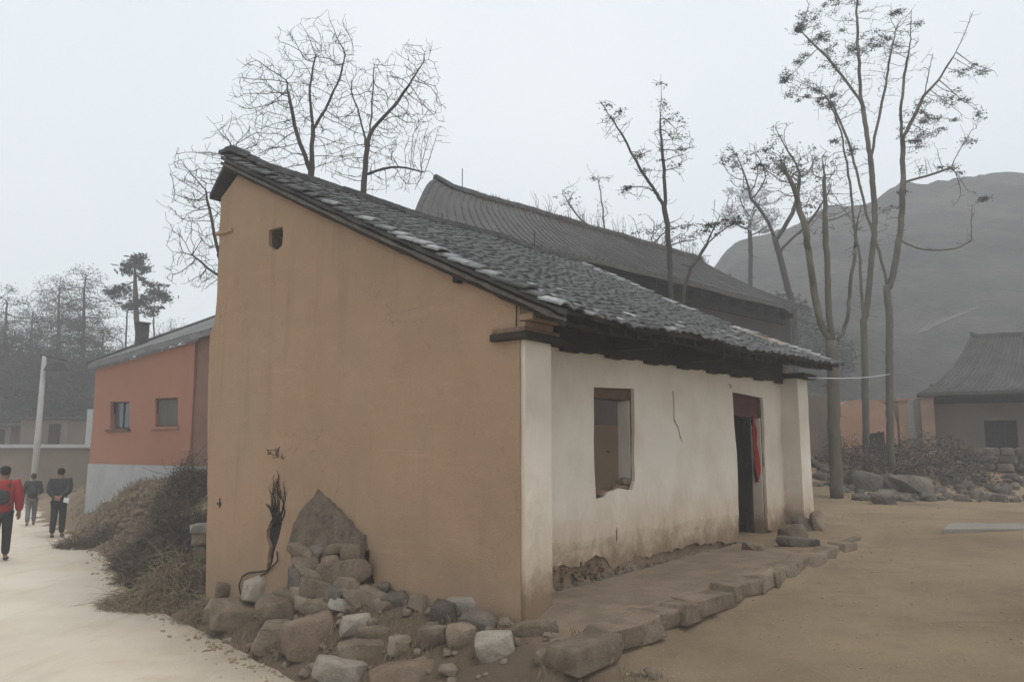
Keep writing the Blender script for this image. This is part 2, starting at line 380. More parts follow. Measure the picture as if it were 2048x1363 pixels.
def in_poly(x, y, poly):
    c = False; n = len(poly); j = n - 1
    for i in range(n):
        xi, yi = poly[i]; xj, yj = poly[j]
        if (yi > y) != (yj > y) and x < (xj - xi) * (y - yi) / (yj - yi) + xi: c = not c
        j = i
    return c
def dens(poly, step):
    out = []
    for i in range(len(poly)):
        a = Vector(poly[i]); b = Vector(poly[(i + 1) % len(poly)])
        k = max(1, int((b - a).length / step))
        for q in range(k): out.append(tuple(a.lerp(b, q / k)))
    return out
def jag(poly, step, amp, seed):
    rng = random.Random(seed); return [(x + rng.uniform(-amp, amp), y + rng.uniform(-amp, amp)) for x, y in dens(poly, step)]
def wall_sheet(outer, holes, step, fn, thick, bumpy=0.012, seed=0):
    """polygon with holes -> triangulated slab; fn(x, y, d) maps sheet coords and depth to 3D"""
    outer = dens(outer, step); holes = [dens(h, step) for h in holes]
    pts = [Vector(p) for p in outer]; edges = [(i, (i + 1) % len(outer)) for i in range(len(outer))]
    for h in holes:
        o = len(pts); pts += [Vector(p) for p in h]; edges += [(o + i, o + (i + 1) % len(h)) for i in range(len(h))]
    xs = [p[0] for p in outer]; ys = [p[1] for p in outer]
    nb = len(pts); rng = random.Random(seed + 5)
    bp = np.array([(p[0], p[1]) for p in pts])
    x = min(xs) + step
    while x < max(xs):
        y = min(ys) + step
        while y < max(ys):
            px_, py_ = x + rng.uniform(-.2, .2) * step, y + rng.uniform(-.2, .2) * step
            if in_poly(px_, py_, outer) and not any(in_poly(px_, py_, h) for h in holes) and \
               np.min((bp[:, 0] - px_) ** 2 + (bp[:, 1] - py_) ** 2) > (step * .45) ** 2:
                pts.append(Vector((px_, py_)))
            y += step
        x += step
    vs, es, fs, _, _, _ = delaunay_2d_cdt(pts, edges, [], 1, 1e-5)
    keep = []
    for f in fs:
        cx = sum(vs[i].x for i in f) / len(f); cy = sum(vs[i].y for i in f) / len(f)
        if in_poly(cx, cy, outer) and not any(in_poly(cx, cy, h) for h in holes): keep.append(tuple(f))
    n = len(vs); front = []; back = []
    for p in vs:
        d = bumpy * (noise.noise((p.x * 1.1 + seed, p.y * 1.1, seed * 1.7)) + 0.5 * noise.noise((p.x * 3.3, p.y * 3.3 + seed, 2.0)))
        front.append(fn(p.x, p.y, d)); back.append(fn(p.x, p.y, d + thick))
    faces = list(keep) + [tuple(i + n for i in reversed(f)) for f in keep]
    cnt = {}
    for f in keep:
        for i in range(len(f)):
            a, b = f[i], f[(i + 1) % len(f)]
            cnt[(a, b)] = 1
    for (a, b) in list(cnt):
        if (b, a) not in cnt: faces.append((b, a, a + n, b + n))
    return front + back, faces
def fix_normals(o):
    bm = bmesh.new(); bm.from_mesh(o.data); bmesh.ops.recalc_face_normals(bm, faces=bm.faces); bm.to_mesh(o.data); bm.free(); return o

def rock_mesh(seed, sx, sy, sz, sub=1, sharp=0.6):
    rng = random.Random(seed)
    bm = bmesh.new()
    for _ in range(24):
        v = Vector((rng.gauss(0, 1), rng.gauss(0, 1), rng.gauss(0, 1))).normalized()
        v = Vector(tuple(math.copysign(abs(c) ** sharp, c) for c in v)) * rng.uniform(0.86, 1.04)
        bm.verts.new((v.x * sx * .9, v.y * sy * .9, v.z * sz * .9))
    r = bmesh.ops.convex_hull(bm, input=bm.verts)
    bmesh.ops.delete(bm, geom=[g for g in set(r["geom_interior"] + r["geom_unused"]) if isinstance(g, bmesh.types.BMVert)], context='VERTS')
    bmesh.ops.bevel(bm, geom=list(bm.edges) + list(bm.verts), offset=min(sx, sy, sz) * 0.075, segments=1, affect='EDGES', profile=0.6, clamp_overlap=True)
    bmesh.ops.triangulate(bm, faces=bm.faces)
    if sub: bmesh.ops.subdivide_edges(bm, edges=[e for e in bm.edges if e.calc_length() > max(sx, sy, sz) * .25], cuts=1, use_grid_fill=True)
    for v in bm.verts:
        k = 1 + 0.10 * noise.noise(v.co * (1.6 / max(sx, sy, sz)) + Vector((seed, 0, 0))) + 0.05 * noise.noise(v.co * (6 / max(sx, sy, sz)) + Vector((0, seed, 0)))
        v.co *= k
    bmesh.ops.recalc_face_normals(bm, faces=bm.faces)
    return bm
def slab_mesh(seed, sx, sy, sz):
    """rounded, slightly skewed block"""
    rng = random.Random(seed); bm = bmesh.new(); bmesh.ops.create_cube(bm, size=2.0)
    for v in bm.verts: v.co += Vector((rng.uniform(-.20, .12), rng.uniform(-.20, .12), rng.uniform(-.22, .10))) * 1.0
    for v in bm.verts: v.co = Vector((v.co.x * sx, v.co.y * sy, v.co.z * sz))
    bmesh.ops.bevel(bm, geom=list(bm.edges), offset=min(sx, sy, sz) * .26, segments=2, affect='EDGES', profile=.55, clamp_overlap=True)
    bmesh.ops.triangulate(bm, faces=bm.faces)
    bmesh.ops.subdivide_edges(bm, edges=[e for e in bm.edges if e.calc_length() > min(sx, sy, sz) * .6], cuts=1)
    bmesh.ops.triangulate(bm, faces=bm.faces)
    m_ = max(sx, sy, sz)
    for v in bm.verts:
        n1 = noise.noise(v.co * (2.2 / m_) + Vector((seed, 0, 0))); n2 = noise.noise(v.co * (6 / m_) + Vector((0, seed, 0)))
        v.co *= 1 + .10 * n1 + .05 * n2
    bmesh.ops.recalc_face_normals(bm, faces=bm.faces); return bm
def slab(name, seed, loc, size, mat, parent=None, rot=(0, 0, 0)):
    o = bm_obj(name, slab_mesh(seed, *size), mat, parent, loc, True); o.rotation_euler = rot; return o

def rock(name, seed, loc, size, mat, parent=None, rot=None, sub=1, sharp=.6):
    bm = rock_mesh(seed, *size, sub=sub, sharp=sharp)
    o = bm_obj(name, bm, mat, parent, loc, True)
    rng = random.Random(seed * 7 + 1)
    o.rotation_euler = rot if rot else (rng.uniform(-.25, .25), rng.uniform(-.25, .25), rng.uniform(0, 6.28))
    return o

# ------------------------------------------------------------------ terrain
ROAD_EDGE = [(3.4, 0.0), (1.75, 2.6), (-0.62, 5.80), (-1.97, 7.56), (-3.22, 9.13), (-4.80, 10.93), (-6.2, 13.0), (-7.5, 15.2), (-9.5, 18.3), (-12.1, 22.3), (-16, 28.5), (-21, 36)]
RE = np.array(ROAD_EDGE)
def road_d(x, y):
    best = 1e9; sg = 1
    for i in range(len(RE) - 1):
        ax, ay = RE[i]; bx, by = RE[i + 1]
        dx, dy = bx - ax, by - ay; L = dx * dx + dy * dy
        t = max(0, min(1, ((x - ax) * dx + (y - ay) * dy) / L))
        qx, qy = ax + t * dx, ay + t * dy
        d = (x - qx) ** 2 + (y - qy) ** 2
        if d < best:
            best = d; sg = 1 if (dx * (y - ay) - dy * (x - ax)) < 0 else -1
    return sg * math.sqrt(best)
def sst(x, a, b):
    t = max(0.0, min(1.0, (x - a) / (b - a))); return t * t * (3 - 2 * t)
ZR = -0.6
def ground_h(x, y):
    d = road_d(x, y)
    a, b = hloc((x, y))
    yard = 0.026 * max(0.0, min(a, 9.0)) - 0.02
    yard += 0.95 * sst(y, 20.3, 24.5) * sst(x, 4.0, 7.5)
    yard += 0.5 * sst(y, 24, 60)
    # yard a bit lower than the house platform
    yard -= 0.15 * sst(-b, 0.78, 1.15) * (1 - sst(a, 6.5, 9.5))
    yard += 0.55 * sst(b, 5.5, 8.5) * (1 - sst(a, 6, 9)) * sst(y, 12, 17)     # mound by the salmon house
    yard += 0.22 * sst(a, -.95, -.05) * sst(b, .7, 1.8) * (1 - sst(b, 4.6, 5.6)) * (1 - sst(a, .3, .8)) * (1 + .5 * noise.noise((b * 1.5, 0, 3)))
    yard += 0.30 * math.exp(-((b - 2.45) / .62) ** 2) * sst(a, -.85, -.02) * (1 - sst(a, .3, .8))
    n = 0.035 * noise.noise((x * .55, y * .55, 0)) + 0.018 * noise.noise((x * 1.9, y * 1.9, 4)) + 0.006 * noise.noise((x * 6, y * 6, 8))
    if d <= 0: return ZR - 0.06 + (-0.0 if y < 45 else 0)
    w = 1.35 + 0.25 * noise.noise((x * .8, y * .8, 3)) + 1.6 * sst(y, 9, 13) * (1 - sst(y, 14, 18))
    k = sst(d, -0.15, w)
    z = ZR - 0.03 + (yard - ZR + 0.03) * k + n * min(1, d / .4)
    return z
def hit(px, py, z0=None):
    r = ray(px, py); t = 2.0
    while t < 90:
        p = EYE + r * t
        if p.z <= ground_h(p.x, p.y): return p
        t += 0.02 if t < 20 else .1
    return EYE + r * t

def axis(fine0, fine1, step, lo, hi):
    a = list(np.arange(fine0, fine1, step)); s = step; x = fine1
    while x < hi: a.append(x); s = min(s * 1.12, 4.0); x += s
    a.append(hi); s = step; x = fine0 - step
    while x > lo: a.append(x); s = min(s * 1.12, 4.0); x -= s
    a.append(lo); return sorted(a)
gx = axis(-5.5, 7.5, 0.09, -110, 120); gy = axis(3.2, 13.5, 0.09, -25, 135)
gv = [(x, y, ground_h(x, y)) for y in gy for x in gx]
nx = len(gx)
gf = [(j * nx + i, j * nx + i + 1, (j + 1) * nx + i + 1, (j + 1) * nx + i) for j in range(len(gy) - 1) for i in range(nx - 1)]
def mk_ground():
    m, nt, b = new_mat("packed_earth")
    p = pos(nt)
    c = ramp(nt, noise_tex(nt, p, 0.45, 6, 0.6), [(0.3, (0.23, 0.166, 0.104)), (0.5, (0.325, 0.24, 0.153)), (0.7, (0.385, 0.29, 0.188))])
    f = noise_tex(nt, p, 3.0, 9, 0.75)
    c = mixc(nt, math_n(nt, 'MULTIPLY', smooth(nt, f, 0.5, 0.75), 0.45), c, (0.19, 0.138, 0.092))
    g = noise_tex(nt, p, 26.0, 6, 0.7)
    c = mixc(nt, math_n(nt, 'MULTIPLY', smooth(nt, g, 0.56, 0.68), 0.55), c, (0.43, 0.335, 0.23))
    g2 = noise_tex(nt, p, 42.0, 5, 0.7)
    c = mixc(nt, math_n(nt, 'MULTIPLY', smooth(nt, g2, 0.57, 0.68), 0.5), c, (0.17, 0.125, 0.083))
    tr = noise_tex(nt, p, 1.0, 7, 0.7, stretch=(0.5, 2.6, 1.0))
    c = mixc(nt, math_n(nt, 'MULTIPLY', smooth(nt, tr, 0.54, 0.70), 0.45), c, (0.20, 0.146, 0.096))
    # the raw subsoil of the bank is browner than the trodden yard: a soil mask stored on the ground
    at_ = nt.nodes.new("ShaderNodeAttribute"); at_.attribute_name = "subsoil"
    c = mixc(nt, at_.outputs["Fac"], c, (0.15, 0.108, 0.074))
    nt.links.new(c, b.inputs["Base Color"]); b.inputs["Roughness"].default_value = 0.97
    b.inputs["Specular IOR Level"].default_value = 0.1
    h = math_n(nt, 'ADD', math_n(nt, 'MULTIPLY', noise_tex(nt, p, 3.0, 10, 0.75), 2.2), noise_tex(nt, p, 34, 6, 0.75))
    bump(nt, b, h, 0.85, 0.045)
    return m
M['ground'] = mk_ground()
gr_ = mesh_obj("ground", gv, gf, M['ground'], smooth_=True)
sa_ = gr_.data.attributes.new("subsoil", 'FLOAT', 'POINT')
sa_.data.foreach_set("value", [(lambda d: 0.85 * sst(d, -.3, .1) * (1 - sst(d + .5 * noise.noise((x * 1.2, y * 1.2, 7)), .9, 1.9)))(road_d(x, y)) if y < 32 else 0.0 for (x, y, z) in gv])
tag(gr_, "bare packed brown earth of the yard and bank", kind='structure')

# road slab
def mk_road():
    m, nt, b = new_mat("dusty_concrete_road")
    p = pos(nt)
    c = ramp(nt, noise_tex(nt, p, 0.5, 7, 0.65), [(0.3, (0.56, 0.485, 0.385)), (0.55, (0.66, 0.585, 0.475)), (0.75, (0.69, 0.625, 0.525))])
    c = mixc(nt, math_n(nt, 'MULTIPLY', smooth(nt, noise_tex(nt, p, 14, 8, 0.75), 0.55, 0.75), 0.35), c, (0.48, 0.405, 0.31))
    c = mixc(nt, math_n(nt, 'MULTIPLY', smooth(nt, noise_tex(nt, p, 1.1, 7, 0.65), 0.52, 0.7), 0.45), c, (0.53, 0.43, 0.31))
    tk = noise_tex(nt, p, 1.0, 6, 0.65, stretch=(2.2, .45, 1.0))
    c = mixc(nt, math_n(nt, 'MULTIPLY', smooth(nt, tk, 0.52, 0.66), 0.30), c, (0.43, 0.36, 0.275))
    gr = noise_tex(nt, p, 60.0, 4, 0.6)
    c = mixc(nt, math_n(nt, 'MULTIPLY', smooth(nt, gr, 0.60, 0.70), 0.35), c, (0.36, 0.30, 0.23))
    nt.links.new(c, b.inputs["Base Color"]); b.inputs["Roughness"].default_value = 0.85
    bump(nt, b, math_n(nt, 'ADD', noise_tex(nt, p, 40, 6, 0.75), math_n(nt, 'MULTIPLY', noise_tex(nt, p, 3, 6, 0.7), 2.0)), 0.5, 0.012)
    return m
rv = []; rf = []
pts2 = []
for i in range(len(RE) - 1):
    k = 14
    for q in range(k): pts2.append(RE[i] + (RE[i + 1] - RE[i]) * q / k)
pts2.append(RE[-1])
for i, p in enumerate(pts2):
    t = pts2[min(i + 1, len(pts2) - 1)] - pts2[max(i - 1, 0)]; t = t / np.linalg.norm(t)
    nrm = np.array([-t[1], t[0]])
    if nrm[0] > 0: nrm = -nrm
    e = 0.05 * noise.noise((p[0] * 2, p[1] * 2, 1)) + 0.03 * noise.noise((p[0] * 7, p[1] * 7, 1))
    for w in (e, 1.5, 3.5, 6.5):
        q = p + nrm * w; rv.append((q[0], q[1], ZR + 0.012 * noise.noise((q[0] * .3, q[1] * .3, 0))))
    q = p + nrm * e; rv.append((q[0], q[1], ZR - 0.12))
for i in range(len(pts2) - 1):
    o = i * 5
    for j in range(3): rf.append((o + j, o + 5 + j, o + 6 + j, o + 1 + j))
    rf.append((o + 4, o + 9, o + 5, o))
tag(mesh_obj("road", rv, rf, mk_road(), smooth_=True), "pale dusty concrete village road", kind='structure')

# earth platform in front of the facade, with its stone edging
pv = []; pf = []
na_, nb_ = 70, 14
for i in range(na_ + 1):
    a = -0.05 + (6.75 + .05) * i / na_
    for j in range(nb_ + 1):
        b = -0.86 + (0.42 + .86) * j / nb_
        z = 0.085 + 0.012 * a * .5 + 0.016 * noise.noise((a * 1.7, b * 1.7, 5)) + 0.01 * noise.noise((a * 5, b * 5, 5))
        q = HP(a, b, z); g_ = ground_h(q.x, q.y) - .02; k_ = sst(a, -.05, .5) * (1 - sst(a, 6.2, 6.7)); z = g_ + (z - g_) * k_
        if j == 0: z -= 0.03
        q = HP(a, b, z); pv.append(tuple(q))
for i in range(na_):
    for j in range(nb_):
        o = i * (nb_ + 1) + j; pf.append((o, o + nb_ + 1, o + nb_ + 2, o + 1))
nt_ = len(pv)
for i in range(na_ + 1): pv.append((pv[i * (nb_ + 1)][0], pv[i * (nb_ + 1)][1], -0.3))
for i in range(na_): pf.append((i * (nb_ + 1), nt_ + i, nt_ + i + 1, (i + 1) * (nb_ + 1)))
for k_, i in ((0, 0), (1, na_)):
    o = len(pv)
    for j in range(nb_ + 1): q = pv[i * (nb_ + 1) + j]; pv.append((q[0], q[1], -0.3))
    for j in range(nb_): pf.append((i * (nb_ + 1) + j, i * (nb_ + 1) + j + 1, o + j + 1, o + j))
M['trodden'] = simple("trodden_earth", [(0.3, (0.165, 0.125, 0.088)), (0.5, (0.225, 0.172, 0.122)), (0.7, (0.29, 0.225, 0.16))], 2.2, 0.97, 30, 0.9, 0.03)
tag(mesh_obj("terrace", pv, pf, M['trodden'], smooth_=False), "low trodden earth ledge along the white facade", kind='structure')

ed = thing("stone_edging", "row of rough flat stones edging the earth ledge below the white facade", "stone edging", HP(2.5, -0.95, 0))
rng = random.Random(4)
a = -0.72
specs = [(.52, 0.22, .10), (.44, .20, .09), (.40, .19, .10), (.46, .20, .08), (.34, .19, .10), (.40, .18, .09), (.50, .19, .08), (.36, .18, .10), (.52, .17, .08), (.42, .18, .10), (.56, .18, .09), (.40, .17, .09), (.6, .16, .08), (.55, .17, .10), (.45, .16, .09), (.6, .18, .08), (.5, .17, .09), (.58, .16, .08)]
for i, (L, W, H) in enumerate(specs):
    a += L / 2
    b_ = -0.90 + rng.uniform(-.05, .05) + 0.03 * (a > 3)
    p = HP(a, b_, 0.0); z = 0.015 + 0.010 * a + rng.uniform(-.015, .015)
    o = slab("stone", 300 + i, (p.x, p.y, z - .02), (L * .55, W * .80, H * .95), M['stone'], None, (rng.uniform(-.07, .07), rng.uniform(-.08, .08), HROT + rng.uniform(-.16, .16)))
    o.parent = ed; o.matrix_parent_inverse = Matrix.Translation(-Vector(ed.location))
    a += L / 2 - 0.03

# ------------------------------------------------------------------ tile roofs
def tile_verts(w, l, rise, th, n=4):
    v = []; f = []
    for yy in (0.0, l):
        for k in range(n + 1):
            x = -w / 2 + w * k / n; z = rise * (1 - (2 * k / n - 1) ** 2)
            v.append((x, yy, z))
    for yy in (0.0, l):
        for k in range(n + 1):
            x = -w / 2 + w * k / n; z = rise * (1 - (2 * k / n - 1) ** 2) - th
            v.append((x, yy, z))
    m = n + 1
    for k in range(n):
        f.append((k, k + 1, m + k + 1, m + k))
        f.append((2 * m + k + 1, 2 * m + k, 3 * m + k, 3 * m + k + 1))
        f.append((2 * m + k, 2 * m + k + 1, k + 1, k))
        f.append((m + k, m + k + 1, 3 * m + k + 1, 3 * m + k))
    f.append((0, m, 3 * m, 2 * m)); f.append((2 * m - 1, m - 1, 3 * m - 1, 4 * m - 1))
    return v, f
def frame_at(P, a, b, ea=.05, eb=.05):
    o = Vector(P(a, b)); x = (Vector(P(a + ea, b)) - o).normalized(); y = (Vector(P(a, b + eb)) - o)
    y = (y - x * y.dot(x)).normalized(); z = x.cross(y)
    return Matrix(((x.x, y.x, z.x, o.x), (x.y, y.y, z.y, o.y), (x.z, y.z, z.z, o.z), (0, 0, 0, 1)))
def tile_roof(P, a0, a1, b0, b1, w, ex, roof, mat, n_single, score, seed, pale=None, lift=0.035, rise=0.035, pale_mat=None):
    """P(a, b) roof surface in the parent's frame. Nearest n_single tiles are parts, the rest one joined part."""
    rng = random.Random(seed)
    tv, tf = tile_verts(w * 0.97, ex * 1.55, rise, 0.014)
    base = bpy.data.meshes.new("tile"); base.from_pydata(tv, [], tf); base.materials.append(mat)
    base2 = None
    if pale_mat:
        base2 = bpy.data.meshes.new("tile"); base2.from_pydata(tv, [], tf); base2.materials.append(pale_mat)
    ts = []
    na = int((a1 - a0) / w); nb = int((b1 - b0) / ex)
    for i in range(na):
        off = rng.uniform(-.25, .25) * ex; wob = rng.uniform(-.006, .006)
        for j in range(nb + 1):
            b = b0 + j * ex + off * (j > 0) + rng.uniform(-.015, .015)
            if j == 0: b = b0 + rng.uniform(-.05, .05)
            if b > b1 - .05: continue
            a = a0 + (i + .5) * w + rng.uniform(-.008, .008)
            Mx = frame_at(P, a, b)
            tilt = Matrix.Rotation(-lift / ex * 0.55 + rng.uniform(-.02, .02), 4, 'X')
            Mx = Mx @ Matrix.Translation((0, 0, lift + wob + rng.uniform(-.004, .006))) @ Matrix.Rotation(rng.uniform(-.05, .05), 4, 'Z') @ Matrix.Rotation(rng.uniform(-.05, .05), 4, 'Y') @ tilt
            ts.append((score(a, b), Mx, pale(a, b, rng) if pale else False))
    ts.sort(key=lambda q: q[0])
    for q in ts[:n_single]:
        o = bpy.data.objects.new("tile", base2 if (q[2] and base2) else base); COL.objects.link(o)
        o.parent = roof; o.matrix_local = q[1]
    if len(ts) > n_single:
        T = np.array(tv); n = len(tv); mb = MB(); mi = []
        for q in ts[n_single:]:
            A = np.array(q[1]); vv = T @ A[:3, :3].T + A[:3, 3]
            o = len(mb.v); mb.v += [tuple(x) for x in vv]; mb.f += [tuple(k + o for k in ff) for ff in tf]
            mi += [1 if q[2] else 0] * len(tf)
        ob = mb.obj("tile_field", mat, roof); tag(ob, kind='stuff')
        if pale_mat:
            ob.data.materials.append(pale_mat); ob.data.polygons.foreach_set("material_index", mi)

def slab_from(P, a0, a1, b0, b1, na, nb, th, name, mat, parent):
    v = []; f = []
    for s in (0, 1):
        for i in range(na + 1):
            for j in range(nb + 1):
                q = Vector(P(a0 + (a1 - a0) * i / na, b0 + (b1 - b0) * j / nb)); v.append((q.x, q.y, q.z - th * s))
    N = (na + 1) * (nb + 1); ix = lambda i, j, s: s * N + i * (nb + 1) + j
    for i in range(na):
        for j in range(nb):
            f.append((ix(i, j, 0), ix(i + 1, j, 0), ix(i + 1, j + 1, 0), ix(i, j + 1, 0)))
            f.append((ix(i, j + 1, 1), ix(i + 1, j + 1, 1), ix(i + 1, j, 1), ix(i, j, 1)))
    for i in range(na):
        f.append((ix(i, 0, 1), ix(i + 1, 0, 1), ix(i + 1, 0, 0), ix(i, 0, 0)))
        f.append((ix(i, nb, 0), ix(i + 1, nb, 0), ix(i + 1, nb, 1), ix(i, nb, 1)))
    for j in range(nb):
        f.append((ix(0, j, 0), ix(0, j + 1, 0), ix(0, j + 1, 1), ix(0, j, 1)))
        f.append((ix(na, j, 1), ix(na, j + 1, 1), ix(na, j + 1, 0), ix(na, j, 0)))
    return mesh_obj(name, v, f, mat, parent)

# ------------------------------------------------------------------ the mud house
H1 = thing("mud_house", "old mud house with blank ochre gable, white facade and grey tiled roof", "house", C0, HROT)
RIDGE_B, EAVE_B = 4.72, -0.50
def roof_z(a, b):
    t = (b - EAVE_B) / (RIDGE_B - EAVE_B)
    z = 2.72 + 0.486 * (b - EAVE_B) - 0.07 * math.sin(math.pi * max(0, min(1, t))) * (0.3 + 0.7 * sst(a, 0, 2.5))
    z += 0.20 * (max(a, 0) / 8.4) ** 1.6
    z += (0.045 * noise.noise((a * .55, b * .5, 9)) + 0.015 * noise.noise((a * 2, b * 2, 3))) * sst(a, 0, 1.2)
    return z
def P1(a, b): return (a, b, roof_z(a, b))
def P1r(a, t):                      # short rear slope, t metres down from the ridge
    return (a, RIDGE_B + t, roof_z(a, RIDGE_B) - 1.15 * t)

# gable: core wall behind a plaster coat with the bare patch, the vent and the burnt crack
def gpoly(px): return [gpx(*p) for p in px]
patch = jag(gpoly([(645, 980), (632, 1000), (618, 1020), (606, 1040), (600, 1055), (596, 1085), (606, 1112), (602, 1150), (588, 1172), (566, 1188), (600, 1222), (752, 1232), (818, 1216), (806, 1186), (784, 1172), (758, 1164), (748, 1130), (747, 1106), (735, 1075), (712, 1050), (690, 1025), (668, 1004)]), .045, .011, 6)
vent = gpoly([(546, 463), (556, 459), (574, 455), (575, 470), (573, 492), (566, 500), (556, 502), (546, 493)])
hole = gpoly([(556, 1030), (566, 1028), (571, 1036), (570, 1056), (566, 1072), (560, 1090), (556, 1104), (553, 1122), (547, 1142), (540, 1140), (543, 1112), (546, 1092), (540, 1076), (541, 1060), (547, 1046), (552, 1038)])
slot = gpoly([(561, 1098), (567, 1096), (567, 1112), (558, 1118), (556, 1108)])
def top_g(v): return roof_z(0.0, v) - 0.17
outer = [(0.0, -0.55), (4.85, -0.55), (4.86, 0.1), (4.93, 1.2), (5.01, 2.2), (5.04, 2.98), (4.945, 3.10), (4.93, 4.2), (4.95, 4.3), (4.93, 4.78)]
for i in range(1, 26):
    v_ = 4.78 - 4.78 * i / 25
    outer.append((v_, min(top_g(min(v_, 4.62)), 5.02 if v_ > 4.6 else 99)))
vs, fs = wall_sheet(outer, [patch, vent, jag(hole, .04, .006, 3)], 0.13, lambda x, y, d: (-0.055 + d, x, y), 0.05, 0.016, 3)
fix_normals(mesh_obj("plaster_coat", vs, fs, M['ochre'], H1, smooth_=False))
inner = [(max(y, .03), z) for i, (y, z) in enumerate(outer)]
vs, fs = wall_sheet(inner, [vent, hole], 0.2, lambda x, y, d: (0.012 + d, x, y), 0.36, 0.02, 8)
core = fix_normals(mesh_obj("gable_wall", vs, fs, M['render_coat'], H1))
mb = MB(); (v0, z0) = gpx(580, 1160); (v1, z1) = gpx(530, 1020)
mb.box(0.0, 0.06, v0, v1, z0, z1); mb.obj("hollow_lining", M['soot_and_shade'], H1)
mb = MB(); (v0, z0) = gpx(584, 510); (v1, z1) = gpx(540, 448)
mb.box(0.24, 0.30, v0, v1, z0, z1); vb = mb.obj("vent_back", M['soot_and_shade'], H1)  # black sheet put in for the vent's dark inside
# stick and broken brick in the vent
mb = MB(); p0 = gpx(552, 470); p1 = gpx(573, 497)
mb.tube([(0.05, p0[0], p0[1]), (0.08, p1[0], p1[1])], .012, 5); mb.obj("vent_stick", M['wood_brown'], H1)
# bare masonry in the patch: bedded stones
patch_st = [((632, 1103), 50, 14), (( 700, 1094), 34, 12), ((662, 1098), 22, 10), ((726, 1106), 34, 22), ((708, 1141), 74, 24), ((640, 1128), 44, 16), ((655, 1148), 40, 14), ((625, 1150), 26, 26), ((690, 1118), 30, 12), ((722, 1163), 44, 16), ((668, 1170), 50, 18), ((700, 1180), 40, 16), ((640, 1180), 40, 20), ((733, 1190), 36, 20), ((690, 1203), 60, 18), ((770, 1190), 40, 18), ((790, 1204), 34, 14), ((612, 1190), 34, 20), ((590, 1196), 30, 18), ((655, 1202), 40, 16), ((738, 1128), 18, 14)]
for i, ((px, py), w, h) in enumerate(patch_st):
    v_, z_ = gpx(px, py)
    o = rock("stone", 500 + i, (-.055 - .11 * max(0, 1 - z_ / .62) - (.05 if 1.95 < v_ < 3.0 else 0), v_, z_), (0.085 + .014 * (i % 3), w * .0062, h * .0070), M['stone'] if i not in (2, 7, 11) else M['stone_grey'], H1, (random.Random(i).uniform(-.28, .28), 0, random.Random(i + 5).uniform(-.2, .2)), sharp=.5)
# slab of torn render at the top of the patch
tp = jag(gpoly([(645, 976), (616, 1014), (598, 1050), (592, 1088), (600, 1112), (640, 1104), (668, 1112), (700, 1098), (748, 1100), (740, 1070), (714, 1046), (690, 1018)]), .04, .012, 9)
vs, fs = wall_sheet(tp, [], 0.09, lambda x, y, d: (-0.064 - 0.13 * max(0, min(1, (1.0 - y) / .62)) * max(0, 1 - abs(x - 2.5) / 1.1) + 0.022 * noise.noise((x * 6, y * 6, 1)) + .008 * noise.noise((x * 19, y * 19, 1)) + d, x, y), 0.10, 0.02, 21)
fix_normals(mesh_obj("render_slab", vs, fs, M['render_coat'], H1))
# beam end and brick in the outer corner, chip of timber under the verge
mb = MB(); mb.box(-0.09, 0.2, 4.62, 4.98, 4.26, 4.31, .008); bevelled(mb.obj("beam_end", M['ochre'], H1), .01)
v_, z_ = gpx(928, 556); mb = MB(); mb.box(-0.12, 0.05, v_ - .035, v_ + .04, z_ - .06, z_ + .06, .012); mb.obj("beam_stub", M['wood_dark'], H1)
# pier face (white) at the near end and at the far end
def pier_obj(name, a0, a1, b0, b1, z0, z1, flare, mat, seed):
    vs = []; fs = []; n = 22; m = 5
    ring = []
    for k in range(m): ring.append((a0 + (a1 - a0) * k / m, b0))
    for k in range(m): ring.append((a1, b0 + (b1 - b0) * k / m))
    for k in range(m): ring.append((a1 + (a0 - a1) * k / m, b1))
    for k in range(m): ring.append((a0, b1 + (b0 - b1) * k / m))
    L = len(ring)
    for i in range(n + 1):
        z = z0 + (z1 - z0) * i / n
        fl = flare * math.exp(-(z - z0) * 3.2)
        for (a_, b_) in ring:
            dx = -fl if a_ <= a0 + 1e-6 else (fl if a_ >= a1 - 1e-6 else 0)
            dy = -fl if b_ <= b0 + 1e-6 else 0
            w = 0.012 * noise.noise((a_ * 3, z * 2.2, seed + b_ * 3)) + .006 * noise.noise((a_ * 9, z * 9, seed))
            vs.append((a_ + dx + w, b_ + dy + w, z))
    for i in range(n):
        for k in range(L):
            fs.append((i * L + k, i * L + (k + 1) % L, (i + 1) * L + (k + 1) % L, (i + 1) * L + k))
    fs.append(tuple(n * L + k for k in range(L)))
    return mesh_obj(name, vs, fs, mat, H1)
pier_obj("pier", -0.03, 0.385, -0.045, 0.29, -0.2, 2.50, 0.0, M['white'], 4)
pier_obj("pier", 7.72, 8.24, -0.02, 0.30, 0.0, 2.66, 0.035, M['white'], 14)
mb = MB(); mb.box(7.86, 8.22, 0.31, 4.98, -0.1, 1.95); mb.box(7.86, 8.22, 0.31, 2.9, 1.952, 3.3); mb.box(7.86, 8.22, 4.35, 4.98, 1.952, 3.9)
mb.hexa([(7.86, .31, 3.302), (8.22, .31, 3.302), (8.22, 4.97, 3.302), (7.86, 4.97, 3.302), (7.86, .31, 3.03 + .28), (8.22, .31, 3.03 + .28), (8.22, 4.6, 5.15), (7.86, 4.6, 5.15)])
mb.obj("far_gable_wall", M['ochre_inside_lit'], H1)
